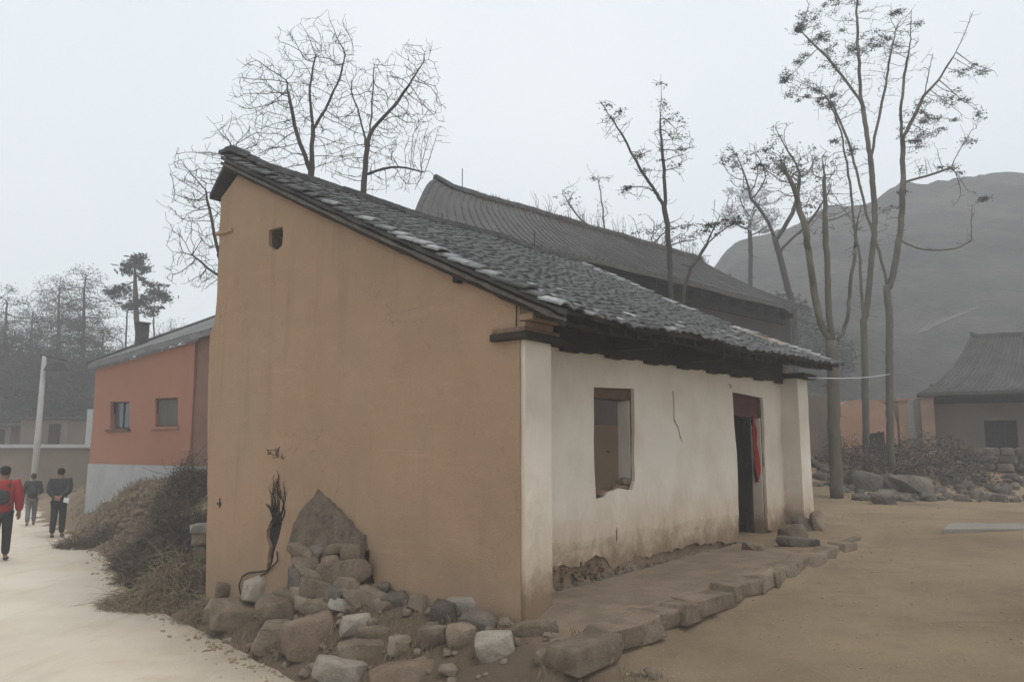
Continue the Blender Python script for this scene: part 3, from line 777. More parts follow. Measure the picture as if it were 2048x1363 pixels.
# cap slab on the near pier and stepped corbel bricks up to the eave
mb = MB(); mb.box(-0.13, 0.52, -0.13, 0.30, 2.475, 2.545, .006); bevelled(mb.obj("cap_slab", M['wood_dark'], H1), .008)
mb = MB(); mb.box(-0.09, 0.47, -0.09, 0.30, 2.548, 2.59, .006); bevelled(mb.obj("cap_brick", M['brick'], H1), .006)
rng = random.Random(31)
for k in range(3):
    for i in range(3):
        mb = MB(); x0 = -0.05 + i * .155; mb.box(x0, x0 + .148, -0.06 - .09 * k, 0.29, 2.594 + .062 * k, 2.650 + .062 * k, .005, rng)
        bevelled(mb.obj("brick", M['ochre'] if k < 2 else M['brick'], H1), .006)
mb = MB(); mb.box(7.66, 8.32, -0.16, 0.30, 2.664, 2.75, .008); bevelled(mb.obj("cap_slab", M['wood_dark'], H1), .008)
mb = MB(); mb.tube([(-0.062, 0.03, 2.80), (-0.066, 0.028, 2.66), (-0.06, 0.035, 2.57)], .006, 5); mb.obj("wire_stub", M['metal_dark'], H1)

# facade: mud core, white plaster coat with broken lower edge, window and door openings
win = [fpx(*p) for p in [(1186, 774), (1265, 777), (1267, 860), (1268, 960), (1262, 980), (1238, 976), (1215, 984), (1203, 994), (1189, 998), (1187, 900)]]
door_l, door_r = 5.68, 6.90
door = [(door_l, -0.5), (door_r, -0.5), (door_r + .02, 1.2), (door_r - 0.02, 2.30), (6.2, 2.33), (door_l - .02, 2.33), (door_l + 0.03, 1.2)]
ztop = lambda a: roof_z(a, .3) - 0.16
core_outer = [(0.38, -0.3), (7.74, -0.3)] + [(7.74 - (7.74 - .38) * i / 20, ztop(7.74 - (7.74 - .38) * i / 20)) for i in range(21)]
doorc = [(door_l, -0.25), (door_r, -0.25), (door_r + .02, 1.2), (door_r - .02, 2.30), (door_l - .02, 2.33), (door_l + .03, 1.2)]
vs, fs = wall_sheet(core_outer, [win, doorc], 0.22, lambda x, y, d: (x, 0.325 + d, y), 0.15, 0.03, 2)
fix_normals(mesh_obj("facade_wall", vs, fs, M['mud'], H1))
low = []
for i in range(90):
    a = 0.385 + (7.73 - .385) * i / 89
    e = 0.13 + 0.20 * math.exp(-((a - 0.7) / 0.8) ** 2) + 0.16 * math.exp(-((a - 1.75) / .28) ** 2) + 0.05 * noise.noise((a * 2.1, 3, 1)) + 0.05 * noise.noise((a * 7, 3, 5))
    e += 0.05 * sst(a, 2.0, 2.6) * (1 - sst(a, 4.2, 5.4)) - 0.06 * sst(a, 4.2, 5.4) + 0.015 * a
    low.append((a, e))
pl = [q for q in low if q[0] < door_l - 0.03] + [(door_l + .005, 0.10), (door_l + .03, 1.2), (door_l - .02, 2.33), (door_r - .02, 2.30), (door_r + .02, 1.2), (door_r + .005, 0.2)] + [q for q in low if q[0] > door_r + .06]
pl += [(7.73 - (7.73 - .385) * i / 20, ztop(7.73 - (7.73 - .385) * i / 20)) for i in range(21)]
crack2 = [fpx(*p) for p in [(1470, 905), (1472, 905), (1474, 960), (1471, 985), (1470, 960)]]
crack3 = [fpx(*p) for p in [(1229, 1060), (1232, 1052), (1236, 1078), (1233, 1092), (1231, 1076)]]
crack = [fpx(*p) for p in [(1343, 782), (1345.5, 782), (1348, 838), (1356, 855), (1360, 872), (1365, 886), (1358, 876), (1354, 857), (1345.5, 840)]]
vs, fs = wall_sheet(pl, [win, crack, crack3], 0.11, lambda x, y, d: (x, 0.285 + d + .012 * sst(.5, y, y + .01), y), 0.045, 0.02, 12)
fix_normals(mesh_obj("plaster_coat", vs, fs, M['white'], H1))
# foot stones and crumbled mud under the plaster
rng = random.Random(77)
for i in range(15):
    a = 0.5 + i * 0.17 + rng.uniform(-.03, .03)
    rock("stone", 600 + i, (a, 0.30 + rng.uniform(-.02, .02), 0.07 + .012 * i * .3), (rng.uniform(.07, .11), .06, rng.uniform(.045, .07)), M['stone_grey'] if i % 2 else M['stone'], H1, (0, 0, rng.uniform(-.3, .3)))
mb = MB()
for i in range(260):
    a = rng.uniform(.4, 5.6); e = 0.05 + 0.22 * math.exp(-((a - 1.0) / 1.2) ** 2)
    s_ = rng.uniform(.012, .035); z = rng.uniform(.03, .06 + e)
    mb.box(a - s_, a + s_, .295 - s_ * .4, .34, z - s_ * .7, z + s_ * .7, s_ * .4, rng)
tag(mb.obj("crumbled_mud", M['mud'], H1), kind='stuff')
mb = MB(); mb.box(2.575, 2.60, 0.345, 0.50, 0.95, 2.06, .004); mb.obj("window_reveal", M['white'], H1)
mb = MB(); mb.box(door_r - .035, door_r - .012, 0.34, 0.52, 0.09, 1.975, .004); mb.obj("door_reveal", M['white'], H1)
# window joinery
wz = 2.175
mb = MB(); mb.box(1.62, 2.64, 0.335, 0.50, 2.06, 2.19, .01); mb.obj("window_lintel", M['wood_brown'], H1)
mb = MB(); mb.box(1.69, 1.745, 0.42, 0.49, 0.9, 1.86, .004); mb.obj("window_post", M['wood_dark'], H1)
# door joinery, dark leaf swung inward
mb = MB(); mb.box(door_l - .03, door_r + .02, 0.36, 0.56, 1.98, 2.34, .01); mb.obj("door_lintel", M['wood_red'], H1)
mb = MB(); mb.box(door_l + .005, door_l + .10, 0.34, 0.50, 0.02, 1.98, .006); mb.obj("door_post", M['wood_dark'], H1)
mb = MB(); mb.box(door_r - .09, door_r - .04, 0.50, 0.60, 0.09, 1.98, .006); mb.obj("door_post", M['wood_dark'], H1)
mb = MB(); mb.box(door_l - .1, door_r + .1, 0.22, 0.60, -0.1, 0.085, .012); bevelled(mb.obj("door_sill", M['stone'], H1), .015)
# interior: added black screen darkens doorway; rear wall left open to light far gable
mb = MB(); mb.box(4.55, 7.85, 1.30, 1.40, -0.1, 3.35); mb.box(4.45, 4.548, 0.64, 1.40, -0.1, 3.2); mb.obj("darkening_screen", M['dark_room'], H1)
mb = MB(); mb.box(0.38, 0.75, 4.66, 4.97, -.1, 4.95); mb.box(0.752, 7.85, 4.66, 4.97, 3.7, 4.95); mb.box(7.4, 7.85, 4.66, 4.97, -.1, 3.698); mb.obj("rear_wall", M['ochre'], H1)
mb = MB(); mb.box(4.2, 4.36, 4.72, 4.88, -.1, 3.698); mb.obj("rear_post", M['wood_dark'], H1)
mb = MB(); mb.box(1.0, 7.3, RIDGE_B - .3, RIDGE_B - .12, 3.702, 3.9)
# roof: boards, rafters, tiles, ridge, verges
RF = slab_from(P1, -0.14, 8.46, EAVE_B, RIDGE_B + .02, 44, 16, 0.05, "roof", M['wood_dark'], H1)
mbr = slab_from(P1r, -0.14, 8.46, 0.0, 0.36, 30, 3, 0.07, "rear_roof", M['tile_dark'], H1)
for i in range(31):
    a = 0.02 + i * 0.275
    mb = MB(); v_ = []
    for b in (EAVE_B + .06, 0.8):
        z = roof_z(a, b) - 0.052
        v_ += [(a - .032, b, z - .085), (a + .032, b, z - .085), (a + .032, b, z), (a - .032, b, z)]
    mb.add(v_, [(0, 1, 2, 3), (7, 6, 5, 4), (0, 4, 5, 1), (1, 5, 6, 2), (2, 6, 7, 3), (3, 7, 4, 0)])
    mb.obj("rafter", M['wood_dark'], RF)
for a in (2.05, 3.95, 5.9):
    mb = MB(); z = roof_z(a, -.2) - .16
    mb.box(a - .055, a + .055, -0.30, 0.20, z - .13, z, .012); bevelled(mb.obj("beam_end", M['wood_dark'], H1), .01)
mb = MB(); mb.tube([(a, -0.22 + .02 * math.sin(a), roof_z(a, -.22) - .145) for a in np.linspace(-.05, 8.4, 20)], .055, 7); mb.obj("eave_purlin", M['wood_dark'], H1)
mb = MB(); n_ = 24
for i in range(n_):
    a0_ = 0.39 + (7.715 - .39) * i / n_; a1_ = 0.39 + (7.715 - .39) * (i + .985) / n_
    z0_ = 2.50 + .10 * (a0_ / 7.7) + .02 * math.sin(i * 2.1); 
    mb = MB(); mb.hexa([(a0_, .215, z0_), (a1_, .215, z0_), (a1_, .272, z0_), (a0_, .272, z0_), (a0_, .215, roof_z(a0_, .2) - .14), (a1_, .215, roof_z(a1_, .2) - .14), (a1_, .272, roof_z(a1_, .2) - .14), (a0_, .272, roof_z(a0_, .2) - .14)]); mb.obj("eave_shade_board", M['wood_dark'], H1)  # dark boards added to stand for shadow and beams under the eave
eyeL = hloc((0, 0))
def score1(a, b):
    return (a - eyeL[0]) ** 2 + (b - eyeL[1]) ** 2 + (roof_z(a, b) - 1.5) ** 2
def pale1(a, b, rng):
    e = 0.0
    if b < 1.1: e = 0.10 * (1 - sst(b, .0, 1.1))
    if a < 0.30: e = max(e, 0.6 * (1 - abs(b - 1.4) / 2.4))
    if a > 8.1: e = max(e, 0.4)
    return rng.random() < e
tile_roof(P1, -0.16, 8.48, EAVE_B - .06, RIDGE_B, 0.196, 0.135, RF, M['tile'], 290, score1, 5, pale1, pale_mat=M['tile_pale'], lift=.020, rise=.021)
# verge courses: dark board, two tile courses edge-on along the near slope
def strip(name, a0, a1, dz0, dz1, mat, b0=EAVE_B - .04, b1=RIDGE_B + .05, n=40, jit=0.0, seed=1):
    v = []; f = []
    for i in range(n + 1):
        b = b0 + (b1 - b0) * i / n; w = jit * noise.noise((b * 4, seed, 0)) + jit * .6 * noise.noise((b * 14, seed, 2))
        z = roof_z(max(a0, -.1), b)
        v += [(a0 - w, b, z + dz0 - w), (a1, b, z + dz0 - w), (a1, b, z + dz1 + w), (a0 - w, b, z + dz1 + w)]
    for i in range(n):
        o = i * 4
        for k in range(4): f.append((o + k, o + (k + 1) % 4, o + 4 + (k + 1) % 4, o + 4 + k))
    f += [(3, 2, 1, 0), tuple(n * 4 + k for k in range(4))]
    return fix_normals(mesh_obj(name, v, f, mat, RF))
strip("verge_board", -0.150, -0.10, -0.160, -0.118, M['wood_dark'], jit=.014)
strip("verge_course", -0.190, -0.09, -0.116, -0.078, M['stone_grey'], jit=.018, seed=3)
strip("verge_gap", -0.145, -0.09, -0.076, -0.050, M['wood_dark'], jit=.006, seed=5)
strip("verge_course", -0.195, -0.08, -0.048, -0.006, M['tile_dark'], jit=.020, seed=7)
tv, tf = tile_verts(.20, .25, .03, .018)
bt = bpy.data.meshes.new("verge_tile"); bt.from_pydata(tv, [], tf); bt.materials.append(M['tile'])
bt2 = bpy.data.meshes.new("verge_tile"); bt2.from_pydata(tv, [], tf); bt2.materials.append(M['tile_pale'])
rng = random.Random(9)
for aa, nn in ((-0.125, 30), (8.40, 30)):
    for k in range(nn):
        b = EAVE_B - .05 + k * .176
        Mx = frame_at(P1, aa, b) @ Matrix.Translation((rng.uniform(-.035, .03), rng.uniform(-.02, .02), .046 + rng.uniform(-.008, .014))) @ Matrix.Rotation(rng.uniform(-.12, .12), 4, 'Z') @ Matrix.Rotation(-.12, 4, 'X')
        pale = rng.random() < (0.75 if aa > 1 else 0.75 * max(0, 1 - abs(b - 1.3) / 2.2))
        o = bpy.data.objects.new("verge_tile", bt2 if pale else bt); COL.objects.link(o); o.parent = RF; o.matrix_local = Mx
# ridge: stacked tiles with an upturned near end
mb = MB()
for i in range(60):
    a = -0.20 + i * 0.146
    up = 0.075 * math.exp(-((a + .2) / .35) ** 2)
    z = roof_z(a, RIDGE_B) + up
    for k in range(2):
        x0 = a + (0.07 if k else 0) ; mb.box(x0, x0 + .143, RIDGE_B - .11 + .03 * k, RIDGE_B + .11 - .03 * k, z - .01 + .05 * k, z + .038 + .05 * k, .006, rng)
    ob = MB(); ob.v, ob.f = mb.v, mb.f; ob.obj("ridge_tile", M['tile_dark'], RF); mb = MB()
# moss and dry weeds on the ridge and slope
mb = MB()
for i in range(420):
    a = rng.uniform(-.1, 8.4); b = RIDGE_B + rng.uniform(-.12, .12); z = roof_z(a, b) + .07
    h = rng.uniform(.015, .06); w = .006
    mb.add([(a - w, b, z), (a + w, b, z), (a + rng.uniform(-.04, .04), b + rng.uniform(-.03, .03), z + h)], [(0, 1, 2)])
tag(mb.obj("ridge_moss", M['leaf'], RF), kind='stuff')
for (a, b, h) in ((6.6, 4.62, .42), (4.0, 4.7, .2)):
    mb = MB(); z = roof_z(a, b); mb.tube([(a, b, z), (a + .01, b, z + h)], .012, 5); mb.obj("roof_rod", M['metal_dark'], RF)

for (px, py, ln) in ((1456, 768, .06), (1212, 902, .02)):
    a, z = fpx(px, py); mb = MB(); mb.tube([(a, .29, z), (a + .004, .255, z - ln * .3), (a + .003, .262, z - ln)], .007, 5); mb.obj("nail", M['metal_dark'], H1)
# red cloth hanging in the doorway
mb = MB(); n = 16
zc_ = [(2.02, .0), (1.9, .04), (1.75, .06), (1.55, .09), (1.35, .10), (1.15, .12), (1.0, .07)]
for s in (0, 1):
    for (z, wv) in zc_:
        for k in range(6):
            t = k / 5; x = 6.62 + (0.04 + wv * .75) * t + (2 - z) * .10; y = 0.36 + .03 * math.sin(t * 11 + z * 5) + .012 * math.sin(z * 23 + t * 4) + .02 * (2 - z) + .008 * s
            mb.v.append((x, y, z - .05 * t * (1 if z < 1.1 else 0)))
m_ = 6; L = len(zc_)
for s in (0, 1):
    for i in range(L - 1):
        for k in range(5):
            o = s * L * m_ + i * m_ + k; q = (o, o + 1, o + m_ + 1, o + m_); mb.f.append(q if s else tuple(reversed(q)))
for i in range(L - 1):
    for k in (0, 5): mb.f.append((i * m_ + k, (i + 1) * m_ + k, (L + i + 1) * m_ + k, (L + i) * m_ + k))
rc = mb.obj("door_curtain", M['cloth_red'], None, C0, True); rc.rotation_euler = (0, 0, HROT)
tag(rc, "narrow strip of red cloth hanging in the dark doorway", "curtain")

# broken bricks on the window sill
for (px, py, w, h, dz, lab) in ((1238, 975, .17, .05, 0, "lowest broken brick of the small pile on the window sill"), (1247, 962, .13, .045, 0, "grey broken brick lying on top of the pile on the window sill"), (1196, 984, .07, .045, 0, "small crumbled brick by the dark post of the open window")):
    a, z = fpx(px, py, .36); p = HP(a, .36, z)
    o = rock("broken_brick", int(px), p, (w, .09, h), M['brick'] if py > 970 else M['stone'], None, (.05, -.06, HROT + .1), sharp=.4)
    tag(o, lab, "brick", "broken bricks on the window sill")

# black dead vine climbing out of the burnt crack
rng = random.Random(12)
mb = MB()
def gw(px, py, out=0.02):
    v_, z_ = gpx(px, py); return Vector(HP(-0.05 - out, v_, z_))
for s in range(15):
    x = rng.uniform(549, 571); y = 1044; top_ = rng.uniform(935, 1010); pts = [gw(x, y)]
    while y > top_:
        y -= 8; x += rng.uniform(-3.5, 3.5) + (.5 if s % 2 else -.2); x = min(max(x, 545), 579); pts.append(gw(x, y, rng.uniform(.002, .014)))
    mb.tube(pts, [.0062 * (1 - i / len(pts)) + .0014 for i in range(len(pts))], 4)
    for q in range(3):
        i_ = rng.randrange(1, len(pts)); p = pts[i_]
        mb.tube([p, p + V * rng.uniform(-.05, .05) + Vector((0, 0, rng.uniform(.01, .06))), p + V * rng.uniform(-.08, .08) + Vector((0, 0, rng.uniform(.04, .10)))], [.003, .002, .001], 3)
for s in range(4):
    mb.tube([gw(556, 1035), gw(550 + s, 1015), gw(541 + 2 * s, 1006 + s)], [.006, .008, .003], 4)
for pts in ([(548, 1138), (532, 1141), (508, 1143), (497, 1150), (491, 1166), (493, 1184), (498, 1196)], [(552, 1130), (545, 1142), (528, 1153), (520, 1166), (511, 1178)], [(566, 1100), (567, 1118), (556, 1130), (549, 1140)]):
    mb.tube([gw(p[0] + rng.uniform(-1, 1), p[1], .03) for p in pts], [.009] * (len(pts) - 1) + [.004], 6)
for s in range(14):
    x, y = rng.uniform(542, 574), rng.uniform(896, 912)
    mb.tube([gw(x, y, .004), gw(x + rng.uniform(-5, 5), y + rng.uniform(-6, 6), .01), gw(x + rng.uniform(-9, 9), y + rng.uniform(-8, 8), .004)], [.004, .004, .002], 3)
tag(mb.obj("dead_vine", M['soot_and_shade']), "black dead vine creeping up the ochre gable from a burnt crack", "vine")
mb = MB()
for s in range(9):
    x, y = 447 + rng.uniform(-4, 4), 1003 + rng.uniform(-8, 8)
    mb.tube([gw(447, 1004, .0), gw(x, y, .012), gw(x + rng.uniform(-4, 4), y + 5, .004)], [.007, .006, .002], 4)
tag(mb.obj("dry_sprig", M['soot_and_shade']), "tiny dark sprig growing from the outer edge of the ochre gable", "plant")

# pale cable from the far eave to the forked tree
# (built with the trees below)

# ------------------------------------------------------------------ house behind: long roof on the higher plot
B2 = R(46.5)
U2 = Vector((math.sin(B2), math.cos(B2), 0)); V2 = Vector((-math.cos(B2), math.sin(B2), 0))
R0 = at(870, 368, 19.0)
H2 = thing("farm_house", "long grey roofed farmhouse rising behind the ochre gabled house", "house", (R0.x, R0.y, 0), math.atan2(U2.y, U2.x))
RZ2 = R0.z
LEN2 = 11.7
def P2(s, t):                        # s 0..1 along, t 0 (eave) .. 1 (ridge); trapezoid with a hollow curve
    x0 = -3.2 * (1 - t) ** .85; x1 = LEN2 + 0.75 * (1 - t) ** 1.5
    z = 5.78 + (RZ2 - 5.78) * (0.80 * t + 0.20 * t * t)
    z += 0.14 * math.exp(-(s / .03) ** 2) * t ** 3 + .04 * noise.noise((s * 9, t * 3, 1)) + 0.16 * math.exp(-((1 - s) / .06) ** 2) * (1 - t) ** 2
    return (x0 + (x1 - x0) * s, -3.5 * (1 - t), z)
RF2 = slab_from(P2, 0, 1, 0, 1, 60, 14, 0.10, "roof", M['tile_far'], H2)
def P2b(s, t):
    p = P2(s, 1.0); x = p[0] + (LEN2 / 2 - p[0]) * .66 * t; return (x, 3.0 * t, p[2] - 0.6 * 3.0 * t)
slab_from(P2b, 0, 1, 0.02, 1, 40, 4, 0.10, "rear_roof", M['tile_far'], H2)
# tile columns as fine relief
mb = MB()
ncol = 62; rng = random.Random(21)
for i in range(ncol):
    s = (i + .5) / ncol; pts = []
    for k in range(13):
        p = Vector(P2(s, k / 12)); pts.append(p + Vector((rng.uniform(-.012, .012), 0, .004 + rng.uniform(-.006, .006))))
    mb.tube(pts, .030, 5, False)
tag(mb.obj("tile_rows", M['tile_far'], RF2), kind='stuff')
rng = random.Random(3)
for i in range(42):
    s = i / 42; p = Vector(P2(s, 1)); q = Vector(P2((i + .96) / 42, 1)); mb = MB()
    mb.hexa([(p.x, -.10, p.z - .02), (q.x, -.10, q.z - .02), (q.x, .10, q.z - .02), (p.x, .10, p.z - .02), (p.x, -.06, p.z + .11 + rng.uniform(-.015, .015)), (q.x, -.06, q.z + .11), (q.x, .06, q.z + .11), (p.x, .06, p.z + .11)])
    mb.obj("ridge_tile", M['tile_dark'], RF2)
mb = MB()
for i in range(900):
    s = rng.uniform(.12, 1); p = Vector(P2(s, rng.uniform(.90, 1))); h = rng.uniform(.04, .2); w = .012
    mb.add([(p.x - w, p.y, p.z + .05), (p.x + w, p.y, p.z + .05), (p.x + rng.uniform(-.1, .1), p.y + rng.uniform(-.1, .1), p.z + .08 + h)], [(0, 1, 2)])
for i in range(26):
    s = rng.uniform(.3, 1); p = Vector(P2(s, 1)); h = rng.uniform(.3, .7)
    for k in range(3):
        x = rng.uniform(-.25, .25); mb.tube([(p.x, 0, p.z), (p.x + x * .5, rng.uniform(-.1, .1), p.z + h * .6), (p.x + x, rng.uniform(-.2, .2), p.z + h)], [.008, .006, .003], 3)
tag(mb.obj("ridge_weeds", M['twig'], RF2), kind='stuff')
p = Vector(P2(.075, 1)); mb = MB(); mb.tube([(p.x, 0, p.z), (p.x, 0, p.z + .62)], .012, 5); mb.obj("roof_rod", M['metal_dark'], RF2)
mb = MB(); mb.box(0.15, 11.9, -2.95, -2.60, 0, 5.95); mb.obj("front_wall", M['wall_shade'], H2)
for (x0, x1) in ((-0.05, 0.145), (11.905, 12.15)):
    mb = MB(); mb.hexa([(x0, -2.95, 0), (x1, -2.95, 0), (x1, 1.0, 0), (x0, 1.0, 0), (x0, -2.95, 5.85), (x1, -2.95, 5.85), (x1, 1.0, 5.9), (x0, 1.0, 5.9)])
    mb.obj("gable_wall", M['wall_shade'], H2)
mb = MB(); mb.box(0.3, 11.6, -3.05, -2.955, 5.35, 5.72, .0); mb.obj("eave_beam", M['wood_dark'], H2)
for i in range(12):
    mb = MB(); x = .4 + i * 1.0; mb.box(x - .06, x + .06, -3.42, -2.96, 5.50, 5.64); mb.obj("rafter", M['wood_dark'], H2)
for x in (3.0, 7.5):
    mb = MB(); mb.box(x, x + .9, -2.99, -2.952, 3.2, 4.3); mb.obj("window", M['wood_dark'], H2)

# ------------------------------------------------------------------ house across the yard
A3 = R(-24)
P3 = at(1836, 785, 27.0)
H3 = thing("farm_house", "single-storey mud farmhouse across the yard with dark square window", "house", (P3.x, P3.y, 0), A3)
EZ3 = P3.z; RZ3 = EZ3 + 2.2
def P3f(s, t):
    x0 = 0.0 + 2.05 * t ** 0.8; x1 = 8.5 - 1.0 * t
    z = EZ3 + (RZ3 - EZ3) * (0.72 * t + 0.28 * t * t) + .03 * noise.noise((s * 8, t * 2, 7))
    z += .10 * math.exp(-(s / .02) ** 2) * t ** 4
    return (x0 + (x1 - x0) * s, 3.4 * t, z)
RF3 = slab_from(P3f, 0, 1, 0, 1, 40, 12, .10, "roof", M['tile_far'], H3)
def P3b(s, t):
    p = P3f(s, 1.0); return (p[0], 3.4 + 3.0 * t, RZ3 - .64 * 3.0 * t)
slab_from(P3b, 0, 1, 0.02, 1, 20, 4, .10, "rear_roof", M['tile_far'], H3)
mb = MB()
for i in range(52):
    s = (i + .5) / 52; mb.tube([Vector(P3f(s, k / 10)) + Vector((0, 0, .01)) for k in range(11)], .042, 5, False)
tag(mb.obj("tile_rows", M['tile_far'], RF3), kind='stuff')
for i in range(24):
    p = Vector(P3f(i / 24, 1)); q = Vector(P3f((i + .96) / 24, 1)); mb = MB()
    mb.hexa([(p.x, 3.3, p.z - .02), (q.x, 3.3, q.z - .02), (q.x, 3.5, q.z - .02), (p.x, 3.5, p.z - .02), (p.x, 3.34, p.z + .12), (q.x, 3.34, q.z + .12), (q.x, 3.46, q.z + .12), (p.x, 3.46, p.z + .12)])
    mb.obj("ridge_tile", M['tile_dark'], RF3)
zb3 = 1.0
wi3 = [(2.0, 1.45), (2.95, 1.43), (2.95, 2.42), (2.0, 2.42)]
vs, fs = wall_sheet([(0.45, zb3 - .5), (8.2, zb3 - .5), (8.2, EZ3 + .35), (.45, EZ3 + .35)], [wi3], .35, lambda x, y, d: (x, 1.10 + d, y), .35, .03, 31)
fix_normals(mesh_obj("front_wall", vs, fs, M['wall_far'], H3))
mb = MB(); mb.box(.10, .448, 0.42, 5.6, zb3 - .5, EZ3 + .0, .01); mb.obj("gable_wall", M['wall_far'], H3)
mb = MB(); mb.box(.05, .46, 0.15, .415, zb3 - .5, EZ3 - .12, .01); bevelled(mb.obj("pier", M['pier_ochre'], H3), .02)
mb = MB(); mb.box(-.02, .56, 0.05, .55, EZ3 - .118, EZ3 - .03, .006); mb.obj("cap_slab", M['wood_dark'], H3)
wf = MB(); wf.box(2.0, 2.95, 1.36, 1.40, 1.42, 2.42); wob = wf.obj("window", M['soot_and_shade'], H3)
wf = MB()
for x in (2.02, 2.33, 2.62, 2.93): wf.box(x - .02, x + .02, 1.30, 1.355, 1.42, 2.42)
wf.box(2.0, 2.95, 1.302, 1.352, 1.90, 1.94); wf.obj("window_bars", M['wood_dark'], wob)
mb = MB(); mb.box(.46, 8.2, 1.0, 1.065, EZ3 - .34, EZ3 + .34); mb.obj("eave_shade_board", M['soot_and_shade'], H3)  # black strip standing for the shade under this eave
mb = MB(); mb.box(.2, 8.3, .25, .42, EZ3 - .02 - .16, EZ3 - .02); mb.obj("eave_purlin", M['wood_dark'], H3)
for i in range(22):
    mb = MB(); x = .5 + i * .36
    mb.hexa([(x - .03, .04, EZ3 - .17), (x + .03, .04, EZ3 - .17), (x + .03, 1.1, EZ3 + .30), (x - .03, 1.1, EZ3 + .30), (x - .03, .04, EZ3 - .11), (x + .03, .04, EZ3 - .11), (x + .03, 1.1, EZ3 + .36), (x - .03, 1.1, EZ3 + .36)])
    mb.obj("rafter", M['wood_dark'], RF3)

# dry stone wall of the terrace below it
rng = random.Random(44)
SW = thing("stone_wall", "low dry stone wall under the farmhouse with the dark square window", "stone wall", (at(1935, 985, 23.2).x, 23.2, ground_h(at(1935, 985, 23.2).x, 23.2) - .05), A3)
for r_ in range(3):
    x = 0.0 + rng.uniform(-.1, .1)
    while x < 6.0:
        w = rng.uniform(.28, .62); h = .24
        bm = rock_mesh(900 + int(x * 31) + r_ * 97, w * .60, .26, h * .62, sub=0, sharp=.4)
        o = bm_obj("stone", bm, M['stone_grey'] if rng.random() < .75 else M['stone'], SW, (x + w / 2, .13 * r_ * .3, .05 + r_ * .215 - .02 * x * 0), True)
        o.rotation_euler = (0, rng.uniform(-.06, .06), rng.uniform(-.1, .1)); x += w * 1.0

# orange mud store with a rounded top between the trunks
S0 = at(1733, 895, 27.5); S0.z = 0.9
DS = thing("mud_store", "round-topped orange mud store behind the slender trunks", "shed", S0, R(-6))
prof = [(-1.55, 0), (-1.55, .95), (-1.4, 1.45), (-1.05, 1.95), (-.55, 2.2), (0, 2.28), (.5, 2.2), (.95, 1.95), (1.05, 1.4), (1.05, 0)]
vs, fs = wall_sheet(prof, [[(-.05, .25), (.62, .25), (.62, 1.15), (-.05, 1.05)]], .25, lambda x, y, d: (x, d, y), 2.6, .04, 55)
fix_normals(mesh_obj("wall", vs, fs, M['dome'], DS))
mb = MB(); mb.box(-.1, .7, .25, .3, .2, 1.2); mb.obj("door", M['wood_dark'], DS)
# dark brick annex wall beside it
mb = MB(); mb.box(-3.1, -1.6, .2, .55, -.4, 1.55, .02); mb.box(-2.6, -2.2, .18, .2, .3, 1.0)
AW = mesh_obj("garden_wall", mb.v, mb.f, M['wall_brown'], None, S0); AW.rotation_euler = (0, 0, R(-6))
tag(AW, "reddish brown mud wall running off from the round-topped store", "wall")
mb = MB(); mb.box(1.15, 1.5, .0, 4.0, -.4, 2.2, .03); mb.box(1.1, 1.55, -.05, 4.0, 2.202, 2.3, .01)
W3 = mesh_obj("yard_wall", mb.v, mb.f, M['pier_ochre'], None, S0)
tag(W3, "ochre mud wall end with a flat cap beside the farmhouse pier", "wall")
# boundary wall of the back yard beyond the far gable
q0 = at(1605, 800, 24)
mb = MB(); mb.box(0, .85, 0, .4, -.5, 2.9, .03)
W4 = mesh_obj("yard_wall", mb.v, mb.f, M['wall_far'], None, (q0.x, q0.y, .2)); W4.rotation_euler = (0, 0, R(10))
tag(W4, "grey mud wall in shade just past the white facade's far end", "wall")

# ------------------------------------------------------------------ salmon house down the road
P4 = at(192, 738, 22.0)
H4 = thing("salmon_house", "salmon painted house with grey plinth, two small windows and grey roof", "house", (P4.x, P4.y, 0), HROT)
# local x = U (away), y = V (towards the road, left). Face in plane x = 0, y from 0 to -5
def h4(px, py):
    p = onplane(px, py, P4, U); d = p - P4; return (d.dot(V), p.z)
def eave4(y): return P4.z + (-y) * 0.075
w1 = [h4(*p) for p in [(220, 803), (258, 803), (258, 857), (220, 857)]]
w2 = [h4(*p) for p in [(310, 796), (356, 794), (356, 852), (310, 853)]]
out4 = [(0, 1.075), (-4.95, 1.075), (-4.95, eave4(-4.95)), (0, eave4(0) - .02)]
vs, fs = wall_sheet(out4, [w1, w2], .4, lambda x, y, d: (d, x, y), .30, .02, 71)
fix_normals(mesh_obj("front_wall", vs, fs, M['salmon'], H4))
mb = MB(); mb.box(-.03, .35, -7.5, .03, -.4, 1.072, .006); mb.obj("plinth", M['concrete'], H4)
mb = MB(); mb.hexa([(.302, -.3, 1.075), (6.5, -.3, 1.075), (6.5, 0, 1.075), (.302, 0, 1.075), (.302, -.3, 3.7), (6.5, -.3, 3.9), (6.5, 0, 3.9), (.302, 0, 3.7)])
mb.hexa([(.31, -.29, 3.72), (6.4, -.29, 3.91), (6.4, -.01, 3.91), (.31, -.01, 3.72), (3.9, -.29, 5.15), (4.1, -.29, 5.15), (4.1, -.01, 5.15), (3.9, -.01, 5.15)]); mb.obj("side_wall", M['salmon'], H4)
mb = MB(); mb.box(.06, .36, -7.5, -4.96, 1.075, 4.15); mb.obj("annex_wall", M['wall_brown'], H4)
